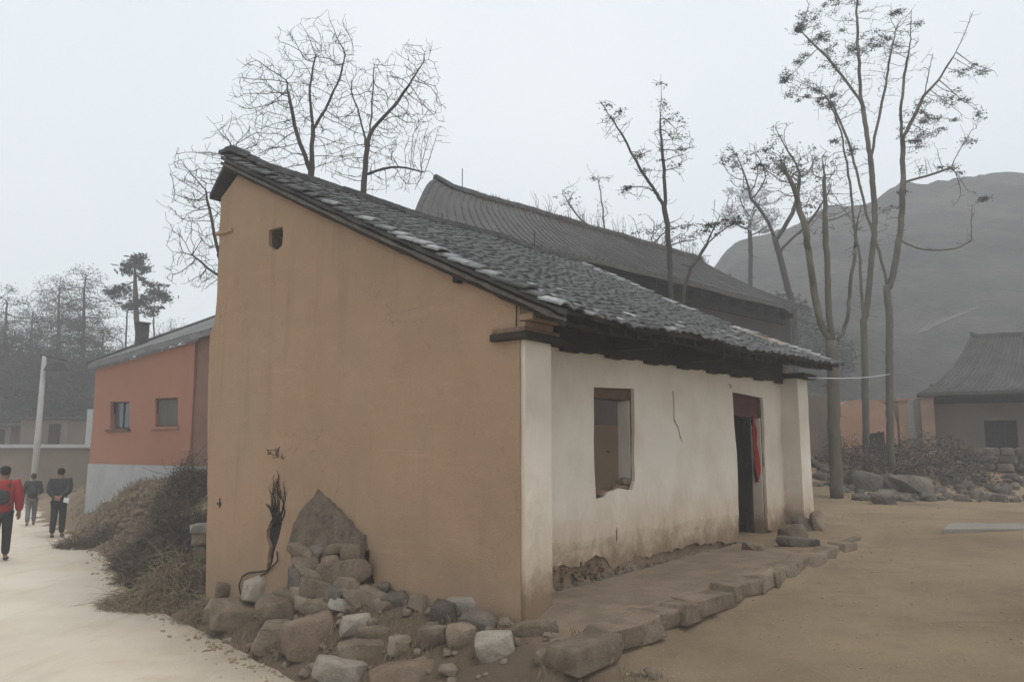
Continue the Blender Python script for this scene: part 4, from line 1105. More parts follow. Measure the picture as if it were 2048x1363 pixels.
for (w, nm, mat, cur) in ((w1, 'window', M['glass'], False), (w2, 'window', M['curtain'], True)):
    y0, y1 = min(q[0] for q in w), max(q[0] for q in w); z0, z1 = min(q[1] for q in w), max(q[1] for q in w)
    mb = MB()
    t = .045
    if not cur:
        mb.box(.10, .16, y0, y1, z0, z0 + t); mb.box(.10, .16, y0, y1, z1 - t, z1); mb.box(.10, .16, y0, y0 + t, z0 + t, z1 - t); mb.box(.10, .16, y1 - t, y1, z0 + t, z1 - t); mb.box(.11, .15, (y0 + y1) / 2 - .02, (y0 + y1) / 2 + .02, z0 + t, z1 - t)
    else:
        mb.box(.05, .11, y0, y1, z0, z0 + t); mb.box(.05, .11, y0, y1, z1 - t, z1); mb.box(.05, .11, y0, y0 + t, z0 + t, z1 - t); mb.box(.05, .11, y1 - t, y1, z0 + t, z1 - t)
    fo = mb.obj("window", M['wood_dark'] if not cur else M['wood_brown'], H4)
    g = MB(); xx = .13 if not cur else .085; g.box(xx, xx + .01, y0 + t, y1 - t, z0 + t, z1 - t); g.obj("pane", mat, fo)
    s_ = MB(); s_.box(-.05, .10 if not cur else .05, y0 - .06, y1 + .06, z0 - .06, z0 - .003); s_.obj("window_sill", M['salmon'] if cur else M['wood_brown'], fo)
def P4f(s, t):
    y = 0.13 - 7.8 * s; x = -.16 + 4.2 * t
    return (x, y, eave4(y) + .05 + 0.47 * (x + .35) + .02 * noise.noise((s * 9, t * 3, 2)))
M['tile_mid'] = simple("weathered_tile", [(0.3, (0.13, 0.13, 0.13)), (0.7, (0.21, 0.21, 0.205))], 2, 0.92, 40, 0.4, 0.008)
RF4 = slab_from(P4f, 0, 1, 0, 1, 24, 8, .12, "roof", M['tile_mid'], H4)
mb = MB()
for i in range(40):
    s = (i + .5) / 40; mb.tube([Vector(P4f(s, k / 6)) + Vector((0, 0, .004)) for k in range(7)], .032, 5, False)
tag(mb.obj("tile_rows", M['tile_mid'], RF4), kind='stuff')
mb = MB()
for k in range(12):
    a_ = Vector(P4f(0, k / 12)); b_ = Vector(P4f(0, (k + .95) / 12)); mb = MB()
    mb.hexa([(a_.x, a_.y - .1, a_.z), (b_.x, b_.y - .1, b_.z), (b_.x, b_.y + .12, b_.z), (a_.x, a_.y + .12, a_.z), (a_.x, a_.y - .1, a_.z + .10), (b_.x, b_.y - .1, b_.z + .10), (b_.x, b_.y + .12, b_.z + .10), (a_.x, a_.y + .12, a_.z + .10)])
    mb.obj("verge_tile", M['tile_dark'], RF4)
def P4b(s, t):
    p = Vector(P4f(s, 1)); return (p.x + 3 * t, p.y, p.z - 1.1 * t)
slab_from(P4b, 0, 1, .01, 1, 12, 3, .12, "rear_roof", M['tile_mid'], H4)
mb = MB(); z = P4f(.06, .33)[2]; mb.box(.85, 1.12, -.62, -.35, z - .2, z + .52, .01); mb.box(.82, 1.15, -.65, -.32, z + .522, z + .58, .01); mb.obj("chimney", M['tile_dark'], RF4)

# ------------------------------------------------------------------ low walls and sheds where the road bends
def px_box(name, px0, px1, py0, py1, Y, depth, mat, label, cat, group=None, zadd=0.3):
    a = at(px0, py1, Y); b = at(px1, py0, Y)
    mb = MB(); mb.box(0, b.x - a.x, 0, depth, -zadd, b.z - a.z, .02, random.Random(int(px0)))
    o = mesh_obj(name, mb.v, mb.f, mat, None, a); return tag(o, label, cat, group)
px_box("retaining_wall", -260, 186, 893, 985, 31.5, .6, M['wall_far'], "long grey-brown retaining wall where the road bends, behind the walkers", "wall", zadd=1.2)
a_ = at(-320, 889, 31.4); b_ = at(190, 884, 31.4)
mb = MB(); mb.box(a_.x, b_.x, 31.4, 45, a_.z - .12, a_.z + .02); tag(mesh_obj("terrace_path", mb.v, mb.f, M['concrete']), kind='structure')
for (a0, a1, b0, b1, Y, lab) in ((38, 136, 838, 884, 34, "low flat-topped mud shed on the terrace behind the lamp post"), (-60, 22, 852, 884, 35, "low dark shed on the terrace at the road's bend"),):
    a = at(a0, b1, Y); b = at(a1, b0, Y); w = b.x - a.x; h = b.z - a.z
    t = thing("mud_shed", lab, "shed", a)
    mb = MB(); mb.box(0, w, 0, 2.5, -.1, h, .02); mb.obj("wall", M['wall_far'], t)
    mb = MB(); mb.hexa([(-.12, -.15, h + .02), (w + .12, -.15, h + .02), (w + .12, 2.7, h + .10), (-.12, 2.7, h + .10), (-.12, -.15, h + .10), (w + .12, -.15, h + .10), (w + .12, 2.7, h + .2), (-.12, 2.7, h + .2)]); mb.obj("roof", M['tile_dark'], t)
    mb = MB(); mb.box(w * .62, w * .86, -.04, -.022, -.1, h * .8); mb.obj("door", M['wood_dark'], t)
a = at(170, 884, 33); b = at(191, 818, 33)
mb = MB(); mb.box(0, b.x - a.x, 0, .3, -.1, b.z - a.z, .01); o = mesh_obj("gate_pillar", mb.v, mb.f, M['concrete'], None, a)
tag(o, "pale concrete gate pillar on the terrace beside the salmon house", "pillar")

# street lamp
LP = at(66, 985, 28.5); LP.z = -.62
lt = thing("street_lamp", "grey concrete lamp post with short arm behind the walkers", "street lamp", LP)
top = at(69, 712, 28.5).z - LP.z
mb = MB(); mb.tube([(0, 0, 0), (.03, 0, top)], [.125, .075], 10); mb.obj("pole", M['pole'], lt, None, True)
mb = MB(); mb.tube([(-.12, 0, top + .04), (.25, 0, top - .02), (.85, -.05, top - .16)], .045, 6); mb.obj("arm", M['metal_dark'], lt)
mb = MB(); mb.hexa([(.12, -.18, top - .52), (.98, -.18, top - .48), (.98, .14, top - .48), (.12, .14, top - .52), (.20, -.12, top - .30), (.80, -.12, top - .22), (.80, .08, top - .22), (.20, .08, top - .30)]); mb.obj("lamp_head", M['metal_dark'], lt)
mb = MB(); mb.tube([(0, 0, -.05), (0, 0, .22)], [.20, .17], 12); mb.obj("base", M['concrete'], lt)

# rough stone gatepost by the gable's outer corner
gp = at(404, 1080, 12.2); gz = ground_h(gp.x, gp.y)
gt = thing("stone_post", "rough pale stone post leaning by the gable's outer corner", "post", (gp.x, gp.y, gz))
for k, (h0, h1, w) in enumerate(((-.2, .28, .15), (.27, .52, .14), (.51, .72, .15), (.71, .86, .20))):
    bm = rock_mesh(1200 + k, w * 1.1, w * 1.1, (h1 - h0) * .6, sub=1, sharp=.35)
    bm_obj("stone", bm, M['stone'] if k != 3 else M['stone_pale'], gt, (.01 * k, 0, (h0 + h1) / 2), True)

# ------------------------------------------------------------------ loose stones
RK = [  # px, py(centre), w, h, seed, material, label
 (937, 1210, 78, 40, 1, 'stone_pale', "whitish angular stone resting on top of the heap by the gable's near end"),
 (952, 1243, 82, 46, 2, 'stone_grey', "grey rounded stone carrying the whitish angular one on the heap"),
 (885, 1224, 62, 52, 3, 'stone_grey', "bluish grey round stone in the heap against the gable foot"),
 (839, 1204, 48, 40, 4, 'stone', "small tan stone half sunk against the gable foot, beside the bluish grey one"),
 (868, 1272, 66, 52, 5, 'stone', "tan block low in the heap, beneath the bluish grey round stone"),
 (921, 1272, 66, 58, 6, 'stone', "upright tan block in the heap, split from its neighbour by a crack"),
 (992, 1288, 86, 64, 7, 'stone_pale', "large pale egg-shaped boulder beside the stone edging"),
 (800, 1291, 54, 42, 8, 'stone', "rounded fist of tan stone alone on the bank above the big slab"),
 (712, 1250, 78, 46, 9, 'stone_pale', "pale wedge stone overlapping a tan one midway down the bank"),
 (742, 1270, 66, 44, 10, 'stone', "tan stone tucked beneath the pale wedge stone on the bank"),
 (724, 1304, 106, 52, 11, 'stone', "broad flat tan stone low on the bank above the white boulder"),
 (683, 1342, 104, 66, 12, 'stone_pale', "whitish boulder at the road's edge in the bottom of the picture"),
 (810, 1350, 170, 60, 13, 'stone_ochre', "large low brown slab beside the whitish roadside boulder"),
 (546, 1170, 56, 56, 14, 'stone_pale', "pale stone under the burnt crack at the gable foot"),
 (511, 1168, 34, 30, 15, 'stone', "small round stone framed by the black vine at the gable foot"),
 (575, 1216, 120, 84, 16, 'stone', "big slanting grey boulder below the pale stone on the bank"),
 (620, 1266, 118, 88, 17, 'stone_ochre', "biggest reddish brown boulder bulging from the bank"),
 (470, 1226, 100, 70, 18, 'stone', "dull brown boulder at the end of the bank nearest the straw heap"),
 (425, 1222, 34, 50, 19, 'stone', "thin upright stone flake beside the straw heap"),
 (548, 1272, 90, 70, 20, 'stone', "knobbly brown boulder at the road edge below the slanting grey one"),
 (726, 1188, 38, 20, 21, 'stone_pale', "small pale oval pebble in front of the bare masonry patch"),
 (790, 1199, 60, 30, 22, 'stone_grey', "dark flat stone lying against the gable right of the masonry patch"),
 (776, 1172, 30, 20, 23, 'stone_grey', "small dark stone in the hollow of the gable foot"),
 (692, 1208, 76, 26, 24, 'stone_pale', "thin pale stone rim showing above the reddish boulder"),
 (1098, 1312, 60, 34, 25, 'stone', "small wedge stone jammed under the first stone of the edging"),
 (1066, 1256, 100, 36, 32, 'stone', "flat earth-coloured slab bridging the pale egg-shaped boulder and the near white pier"),
 (1585, 1068, 60, 46, 26, 'stone', "rounded stone heaped against the far white pier"),
 (1608, 1052, 44, 40, 27, 'stone_grey', "grey stone leaning on the far pier's foot"),
 (1600, 1084, 90, 26, 28, 'stone_grey', "flat dark stone lying beneath the two at the far pier"),
 (1636, 1040, 30, 46, 29, 'stone', "upright brown stone past the far white pier"),
 (1522, 1166, 34, 10, 30, 'stone_pale', "thin white flake lying on the yard beyond the edging"),
 (1508, 1092, 50, 18, 31, 'stone', "flat doorstep stone in front of the dark doorway"),
]
for (px, py, w, h, sd_, mt, lab) in RK:
    p = hit(px, py + h * .42)
    wall_limit = None
    a, b = hloc(p)
    if px < 1000 and a > -0.12: p = p - U * (a + .12)
    if px > 1400 and sd_ in (26, 27, 28, 29, 31):
        p = onz(px, py + h * .4, .12 if sd_ != 29 else .2)
    k = (p - EYE).length / FPX
    gs = 1.08
    sx, sz = w * k * .5 * gs, h * k * .5 * gs
    dep = min(sx, sz * 1.5) * .9 if w > 1.6 * h else sx * .8
    lift_ = sz * (.56 if sd_ not in (13, 16, 17, 18, 20) else .45)
    if sd_ == 1: lift_ += .02
    q = Vector((p.x, p.y, p.z + lift_)) + Vector((p.x, p.y, 0)).normalized() * dep * .5
    o = rock("stone_slab" if w > 2.2 * h else "loose_stone", 40 + sd_, q, (sx, dep, sz), M[mt], None, (random.Random(sd_).uniform(-.12, .12), random.Random(sd_ + 50).uniform(-.18, .18), math.atan2(-p.x, p.y) + random.Random(sd_ + 9).uniform(-.3, .3)), sub=2, sharp=.5)
    tag(o, lab, "stone", "loose stones around the house")
RK2 = [(1741, 964, 66, 46, 61, "craggy dark boulder by the grey forked trunk"), (1784, 968, 46, 38, 62, "squarish dark boulder between two larger ones near the trunks"), (1832, 972, 90, 44, 63, "wide mossy dark boulder nearest the stone wall"), (1778, 995, 52, 30, 64, "low dark boulder lying in front of the others by the trunks"), (1636, 968, 30, 12, 65, "small white rag-like stone beside the far white pier"), (1700, 955, 40, 30, 66, "round dark boulder at the foot of the grey forked trunk"), (1880, 918, 80, 26, 67, "pale flat boulder at the farmhouse pier's foot"), (1810, 930, 60, 24, 68, "half buried stone in front of the ochre wall end")]
for (px, py, w, h, sd_, lab) in RK2:
    p = hit(px, py + h * .45); k = (p - EYE).length / FPX
    o = rock("boulder", sd_, (p.x, p.y + w * k * .3, p.z + h * k * .38), (w * k * .56, w * k * .45, h * k * .58), M['stone_grey'] if sd_ not in (65, 67) else M['stone'], sub=2)
    tag(o, lab, "boulder", "boulders below the trunks")
# uncounted rubble of the bank and the mound by the salmon house
rng = random.Random(8)
protos = []
for k in range(6):
    bm = rock_mesh(700 + k, 1, .8, .65, sub=0); bm.verts.index_update(); protos.append(([v.co.copy() for v in bm.verts], [tuple(v.index for v in f.verts) for f in bm.faces])); bm.free()
def scatter(name, mat, n, gen, smin, smax, label):
    mb = MB()
    for _ in range(n):
        x, y = gen(); z = ground_h(x, y); s_ = smin + (smax - smin) * rng.random() ** 2.5
        v, f = protos[rng.randrange(6)]; Rm = Matrix.Rotation(rng.uniform(0, 6.28), 3, 'Z') @ Matrix.Rotation(rng.uniform(-.6, .6), 3, 'X')
        mb.add([Rm @ (q * s_) + Vector((x, y, z + s_ * .25)) for q in v], f)
    o = mb.obj(name, mat, None, None, True); tag(o, label, None, None, 'stuff')
def g_bank():
    while True:
        i = rng.randrange(1, 7); t = rng.random(); q = RE[i] + (RE[i + 1] - RE[i]) * t
        tn = RE[i + 1] - RE[i]; tn = tn / np.linalg.norm(tn); nm = np.array([tn[1], -tn[0]])
        d = rng.uniform(0.02, 1.5); x, y = q + nm * d
        a, b = hloc((x, y))
        if a < -.15 or b < -.2 : return x, y
def g_edge():
    i = rng.randrange(1, 8); t = rng.random(); q = RE[i] + (RE[i + 1] - RE[i]) * t
    tn = RE[i + 1] - RE[i]; tn = tn / np.linalg.norm(tn); nm = np.array([-tn[1], tn[0]])
    x, y = q + nm * abs(rng.gauss(0, .16)); return x, y
mb = MB()
for _ in range(700):
    x, y = g_edge(); s_ = .006 + .03 * rng.random() ** 3; v, f = protos[rng.randrange(6)]; Rm = Matrix.Rotation(rng.uniform(0, 6.28), 3, 'Z')
    mb.add([Rm @ (q * s_) + Vector((x, y, ZR + s_ * .3)) for q in v], f)
tag(mb.obj("road_grit", M['pebble']), "grit and chips spilling onto the road from the bank", None, None, 'stuff')
def g_heap():
    b = rng.gauss(2.45, .55); a = -abs(rng.gauss(0, .32)) - .06; q = HP(a, b, 0); return q.x, q.y
scatter("heap_rubble", M['stone'], 260, g_heap, .012, .085, "crumbled earth and stone chips heaped under the bare masonry patch")
scatter("bank_rubble", M['stone'], 260, g_bank, .015, .10, "small stones strewn over the road bank")
def g_mound():
    x = rng.uniform(-11, -5.2); y = rng.uniform(14, 21); return (x, y) if road_d(x, y) > .1 and (Vector((x, y, 0)) - P4).dot(U) < -.1 else g_mound()
scatter("mound_rubble", M['stone'], 900, g_mound, .02, .14, "broken stone rubble below the salmon house")
def g_yard(): return rng.uniform(2.5, 11), rng.uniform(6, 20)
def g_yard2():
    r_ = rng.random() ** 1.6; y = 5 + 13 * r_; x = rng.uniform(.02, .68) * y
    a, b = hloc((x, y)); return (x, y) if b < -1.05 or a > 8.5 else g_yard2()
scatter("yard_pebbles", M['stone_ochre'] if False else M['pebble'], 900, g_yard2, .004, .018, "pebbles on the yard")
def g_ter():
    return rng.uniform(8.5, 20), rng.uniform(19.5, 24.5)
scatter("terrace_rubble", M['stone_grey'], 900, g_ter, .04, .26, "dark stones on the slope below the trunks and farmhouse")

# concrete pad edge across the yard
c0_ = hit(1885, 1067); c1_ = c0_ + Vector((3.2, -.15, 0)); c2_ = c1_ + Vector((.1, .55, 0)); c3_ = c0_ + Vector((.35, .40, 0))
mb = MB(); cs_ = [c0_, c1_, c2_, c3_]
mb.hexa([(q.x - c0_.x, q.y - c0_.y, ground_h(q.x, q.y) - c0_.z - .2) for q in cs_] + [(q.x - c0_.x, q.y - c0_.y, ground_h(q.x, q.y) - c0_.z + .075) for q in cs_])
o = mesh_obj("concrete_pad", mb.v, mb.f, M['pad'], None, c0_); bevelled(o, .012)
tag(o, "thin worn concrete strip lying across the open yard", "slab")

# ------------------------------------------------------------------ hill
M['hill'] = simple("scrub_hillside", [(0.3, (0.035, 0.034, 0.032)), (0.5, (0.065, 0.061, 0.055)), (0.72, (0.115, 0.105, 0.09))], 0.16, 0.98, 0.9, 1.0, 0.6)
def hill_h(x, y):
    cr = 0.0
    # crest profile along x at y ~ 80
    xs = [-33, 11, 19, 23, 26, 32, 39, 46, 52, 61, 98, 180]; zs = [0, 3.2, 10.5, 19.5, 24.6, 26.6, 28.6, 30.5, 32.8, 34.4, 35.6, 35.6]
    xx = x * 95.0 / max(y, 50)
    cr = sum(float(np.interp(xx + o_, xs, zs)) * w_ for o_, w_ in ((-3.6, .15), (-1.8, .22), (0, .26), (1.8, .22), (3.6, .15))) + .5 * noise.noise((xx * .22, 3, 1)) + .3 * noise.noise((xx * .9, 3, 1))
    k = .55 * sst(y, 34, 97) + .45 * max(0, min(1, (y - 36) / 60.0))
    return 1.0 + cr * k + 1.15 * (2.0 * noise.noise((x * .06, y * .06, 0)) + 1.1 * noise.noise((x * .17, y * .17, 3)) + .3 * noise.noise((x * .5, y * .5, 5))) * k * min(1, cr / 6)
hv = []; hf = []; nxh, nyh = 240, 90
for j in range(nyh):
    for i in range(nxh):
        x = -25 + 152 * i / (nxh - 1); y = 34 + 98 * j / (nyh - 1); hv.append((x, y, hill_h(x, y) if y < 129 else -2))
for j in range(nyh - 1):
    for i in range(nxh - 1):
        o = j * nxh + i; hf.append((o, o + 1, o + nxh + 1, o + nxh))
tag(mesh_obj("hill", hv, hf, M['hill'], smooth_=True), "dark scrub-covered hillside in haze", kind='structure')
# pale track across the hill
rng = random.Random(78); mb = MB()
for _ in range(9000):
    y = rng.uniform(50, 99); x = rng.uniform(.2, .78) * y
    if noise.noise((x * .09, y * .09, 11)) < .02: continue
    z_ = hill_h(x, y)
    for q in range(7):
        p = Vector((x + rng.gauss(0, .55), y + rng.gauss(0, .55), z_ + abs(rng.gauss(0, .40)))); d = Vector((rng.gauss(0, 1), rng.gauss(0, 1), rng.gauss(.6, .6))).normalized(); e = d.orthogonal().normalized(); l = rng.uniform(.08, .2)
        o = len(mb.v); mb.v += [tuple(p - e * l * .6), tuple(p + e * l * .6), tuple(p + d * l * 1.3)]; mb.f.append((o, o + 1, o + 2))
def hill_hit(px, py):
    r = ray(px, py); t = 30.0
    while t < 120:
        p = EYE + r * t
        if p.z <= hill_h(p.x, p.y) or p.z < -3: return p
        t += .05
    return p
tv_ = []; tf_ = []
for i in range(24):
    t = i / 23; px = 1836 + 118 * t; py = 667 - 50 * t ** .85 + 2.0 * noise.noise((t * 6, 1, 1)); wd = (4.2 * (1 - t) ** .7 * min(1, t * 9 + .2) + 1.2) * (1 + .5 * noise.noise((t * 9, 4, 1)))
    for dy in (-wd, wd):
        p = hill_hit(px, py + dy); tv_.append((p.x, p.y, hill_h(p.x, p.y) + .06))
for i in range(23): tf_.append((2 * i, 2 * i + 2, 2 * i + 3, 2 * i + 1))
M['hill_track'] = simple("worn_hill_track", [(0.3, (0.08, 0.075, 0.068)), (0.7, (0.15, 0.14, 0.125))], 1.5, 0.98, 3, 0.8, 0.1)
tag(mesh_obj("path", tv_, tf_, M['hill_track']), "pale track on the hillside", kind='structure')

# ------------------------------------------------------------------ trees
def colonize(nodes, par, att, step, infl, kill, iters, rng, up=0.0):
    P = np.array(nodes, float); par = list(par); A = np.array(att, float)
    alive = np.ones(len(A), bool)
    D = np.full(len(A), 1e9); I = np.zeros(len(A), int)
    for k in range(len(P)):
        d = np.linalg.norm(A - P[k], axis=1); m = d < D; D[m] = d[m]; I[m] = k
    plist = [tuple(p) for p in P]; nch = {}
    for _ in range(iters):
        act = alive & (D < infl)
        if not act.any(): break
        ids = I[act]; dirs = (A[act] - np.array(plist)[ids]); dirs /= np.linalg.norm(dirs, axis=1)[:, None]
        uniq = np.unique(ids); new = []
        for u in uniq:
            if nch.get(u, 0) > 3: 
                continue
            d = dirs[ids == u].sum(0) + np.array([rng.gauss(0, .17), rng.gauss(0, .17), rng.gauss(0, .17) + up])
            n_ = np.linalg.norm(d)
            if n_ < 1e-6: continue
            q = np.array(plist[u]) + d / n_ * step * rng.uniform(.8, 1.15)
            plist.append(tuple(q)); par.append(int(u)); nch[u] = nch.get(u, 0) + 1; new.append(len(plist) - 1)
        if not new: break
        for k in new:
            d = np.linalg.norm(A - np.array(plist[k]), axis=1); m = d < D; D[m] = d[m]; I[m] = k
        alive &= D > kill
    return plist, par
def ellipsoid_pts(rng, c, r, n):
    out = []
    while len(out) < n:
        v = Vector((rng.uniform(-1, 1), rng.uniform(-1, 1), rng.uniform(-1, 1)))
        if .15 < v.length < 1: out.append((c[0] + v.x * r[0], c[1] + v.y * r[1], c[2] + v.z * r[2]))
    return out
def leaf_cloud(mb, c, rad, n, size, rng, flat=.6):
    for _ in range(n):
        p = Vector((rng.gauss(0, .45) * rad, rng.gauss(0, .45) * rad, rng.gauss(0, .45) * rad * flat)) + c
        x = Vector((rng.gauss(0, 1), rng.gauss(0, 1), rng.gauss(0, .5))).normalized(); y = x.orthogonal().normalized()
        y = (y * math.cos(rng.random() * 3) + x.cross(y) * math.sin(rng.random() * 3))
        s = size * rng.uniform(.5, 1.3)
        o = len(mb.v); mb.v += [tuple(p - x * s), tuple(p + y * s * .35), tuple(p + x * s), tuple(p - y * s * .35)]; mb.f.append((o, o + 1, o + 2, o + 3))

def px_tree(name, label, cat, Y, stems, lobes, seed, r0, tip=.006, step=.22, natt=420, bark='bark', group=None, leaves=None, infl=2.2, kill=.30, twig=2, thick=1.0, iters=90, leaf_mat='leaf', base_z=None, depth=.8, trunk_min=.026):
    """stems: list of pixel polylines (first starts at the ground); lobes: (cx, cy, rx, ry, weight) crown volumes in photo pixels at depth Y"""
    rng = random.Random(seed); k = Y / FPX
    base = at(*stems[0][0], Y)
    base.z = ground_h(base.x, base.y) - .05 if base_z is None else base_z
    nodes = []; par = []
    def nearest(p):
        return min(range(len(nodes)), key=lambda i: (Vector(nodes[i]) - p).length)
    def chaikin(st):
        for _ in range(2):
            o = [st[0]]
            for (a, b) in zip(st[:-1], st[1:]): o += [(a[0] * .75 + b[0] * .25, a[1] * .75 + b[1] * .25), (a[0] * .25 + b[0] * .75, a[1] * .25 + b[1] * .75)]
            st = o + [st[-1]]
        return st
    for si, st in enumerate(stems):
        st = [st[0]] + [(p[0] + rng.uniform(-1.5, 1.5), p[1]) for p in chaikin(st)[1:]]
        pts = [at(px, py, Y + (0 if si == 0 else rng.uniform(-.5, .5) * j / len(st))) for j, (px, py) in enumerate(st)]
        if si == 0: pts[0] = base.copy(); prev = None
        for j, p in enumerate(pts):
            if j == 0:
                if si == 0: nodes.append(tuple(p)); par.append(-1); prev = 0
                else: prev = nearest(p)
                continue
            a = Vector(nodes[prev]); L = (p - a).length; m = max(1, int(L / step))
            for q in range(1, m + 1):
                b = a.lerp(p, q / m) + Vector((rng.gauss(0, .006), rng.gauss(0, .006), 0)) * (1 if q < m else 0) * min(2, r0 * 15)
                nodes.append(tuple(b)); par.append(prev); prev = len(nodes) - 1
    tot = sum(l[4] for l in lobes) or 1; att = []
    for (cx, cy, rx, ry, w) in lobes:
        c = at(cx, cy, Y); att += ellipsoid_pts(rng, c, (rx * k, max(rx, ry) * k * depth, ry * k), max(3, int(natt * w / tot)))
    if att: nodes, par = colonize(nodes, par, att, step, infl, kill, iters, rng, .16)
    n = len(nodes)
    ch = [[] for _ in range(n)]
    for i in range(1, n): ch[par[i]].append(i)
    # twiglets at the ends
    tips0 = [i for i in range(n) if not ch[i]]
    NP = [Vector(q) for q in nodes]
    for i in range(1, n):
        if rng.random() < .72 and len(ch[i]) <= 1:
            dirv = (NP[i] - NP[par[i]])
            if dirv.length < 1e-6: continue
            dirv.normalize()
            if NP[i].z < base.z + 1.2: continue
            if i < 60 and not lobes: continue
            for _ in range(rng.randint(1, twig)):
                d = (dirv * .6 + Vector((rng.gauss(0, .7), rng.gauss(0, .7), rng.gauss(0.15, .6)))).normalized()
                p = NP[i]; pr = i
                for q in range(rng.randint(1, 3)):
                    p = p + d * step * rng.uniform(.35, .8); d = (d + Vector((rng.gauss(0, .35), rng.gauss(0, .35), rng.gauss(0, .35)))).normalized()
                    NP.append(p); par.append(pr); ch.append([]); ch[pr].append(len(NP) - 1); pr = len(NP) - 1
    n = len(NP)
    order = sorted(range(n), key=lambda i: -i)
    rad = [0.0] * n
    for i in order:
        rad[i] = max(tip, (sum(rad[c] ** 1.9 for c in ch[i])) ** (1 / 1.9) if ch[i] else tip)
    sc = r0 / rad[0]
    rad = [tip + (r - tip) * sc if sc < 1 else r * (1 + (sc - 1) * min(1, (r / rad[0]) ** .6)) for r in rad]
    rad = [r * thick for r in rad]
    T = thing(name, label, cat, base, 0, group)
    tm, cm = MB(), MB()
    stack = [(0, None)]
    done = set()
    starts = [0]
    while starts:
        s = starts.pop(); chain = [s] if par[s] < 0 else [par[s], s]
        i = s
        while ch[i]:
            cs = sorted(ch[i], key=lambda c: -rad[c]); starts += cs[1:]; i = cs[0]; chain.append(i)
        pts = [NP[c] - base for c in chain]; rr = [rad[c] for c in chain]
        if par[s] >= 0: rr[0] = rr[1]
        big = [j for j in range(len(chain)) if rr[j] > trunk_min * thick]
        cut = len(big)
        if cut >= 2:
            e = min(cut + 1, len(chain)); tm.tube(pts[:e], rr[:e], 7, True)
            if e < len(chain): cm.tube(pts[e - 1:], rr[e - 1:], 3, False)
        elif len(pts) >= 2: cm.tube(pts, rr, 3, False)
    tm.obj("trunk", M[bark], T, None, True)
    if cm.v: cm.obj("crown", M[bark], T)
    if leaves:
        lm = MB(); spots, size, ncl, radl = leaves['spots'], leaves['size'], leaves['n'], leaves['r']
        for (cx, cy, rx, ry, cnt) in spots:
            for _ in range(cnt):
                v = Vector((rng.gauss(0, .5), rng.gauss(0, .5), rng.gauss(0, .5)))
                c = at(cx + v.x * rx, cy + v.z * ry, Y + v.y * rx * k)
                j = min(range(0, n), key=lambda i: (NP[i] - c).length_squared)
                c = NP[j] if (NP[j] - c).length < 1.6 else c
                leaf_cloud(lm, c - base, radl * rng.uniform(.6, 1.3), ncl, size, rng, .45)
        if leaves.get('tips'):
            for i in range(n):
                if not ch[i] and rng.random() < leaves['tips']: leaf_cloud(lm, NP[i] - base, radl * .6, leaves.get('tn', 4), size * .8, rng, .6)
        tag(lm.obj("leaves", M[leaf_mat], T), kind='stuff')
    return T

# bare trees behind the gable
px_tree("bare_tree", "tall bare tree with dense fine twigs behind the high end of the gabled roof", "tree", 16.0,
        [[(628, 905), (622, 700), (616, 480), (622, 345), (626, 260), (618, 180), (632, 110)], [(622, 345), (588, 250), (572, 160)], [(626, 260), (672, 180), (690, 110)]],
        [(590, 200, 105, 110, 3), (650, 110, 70, 85, 2), (525, 190, 60, 85, 1.6), (560, 310, 80, 40, .8), (680, 280, 60, 60, 1), (610, 90, 60, 60, 1)], 11, .068, tip=.0039, natt=2000, step=.15, infl=1.3, kill=.19, iters=130, twig=3)
px_tree("bare_tree", "bare spreading tree with forked dark limbs above the middle of the ochre house's ridge", "tree", 15.2,
        [[(722, 905), (720, 700), (724, 400), (734, 300), (742, 250), (748, 130)], [(734, 300), (722, 240), (700, 180)], [(742, 262), (800, 200), (850, 120)], [(728, 350), (790, 330), (850, 345)]],
        [(770, 220, 95, 110, 3), (835, 140, 55, 65, 1.5), (840, 230, 60, 80, 1.5), (780, 340, 95, 50, 1.6), (690, 330, 60, 50, 1), (700, 200, 45, 70, .8)], 12, .060, tip=.0039, natt=2000, step=.15, infl=1.3, kill=.19, iters=130, twig=3)
px_tree("bare_tree", "bare twiggy tree half hidden behind the outer corner of the ochre gable", "tree", 14.2,
        [[(476, 930), (470, 700), (455, 560), (430, 480), (412, 380)], [(455, 560), (420, 540), (385, 510)], [(440, 500), (460, 400), (470, 300)]],
        [(392, 430, 55, 110, 2.4), (385, 350, 50, 70, 1.3), (470, 275, 70, 36, 1.4), (410, 530, 40, 70, 1.4), (430, 360, 40, 90, 1), (345, 540, 14, 40, .2)], 13, .055, tip=.0039, natt=1500, step=.15, infl=1.3, kill=.19, iters=130, twig=3)
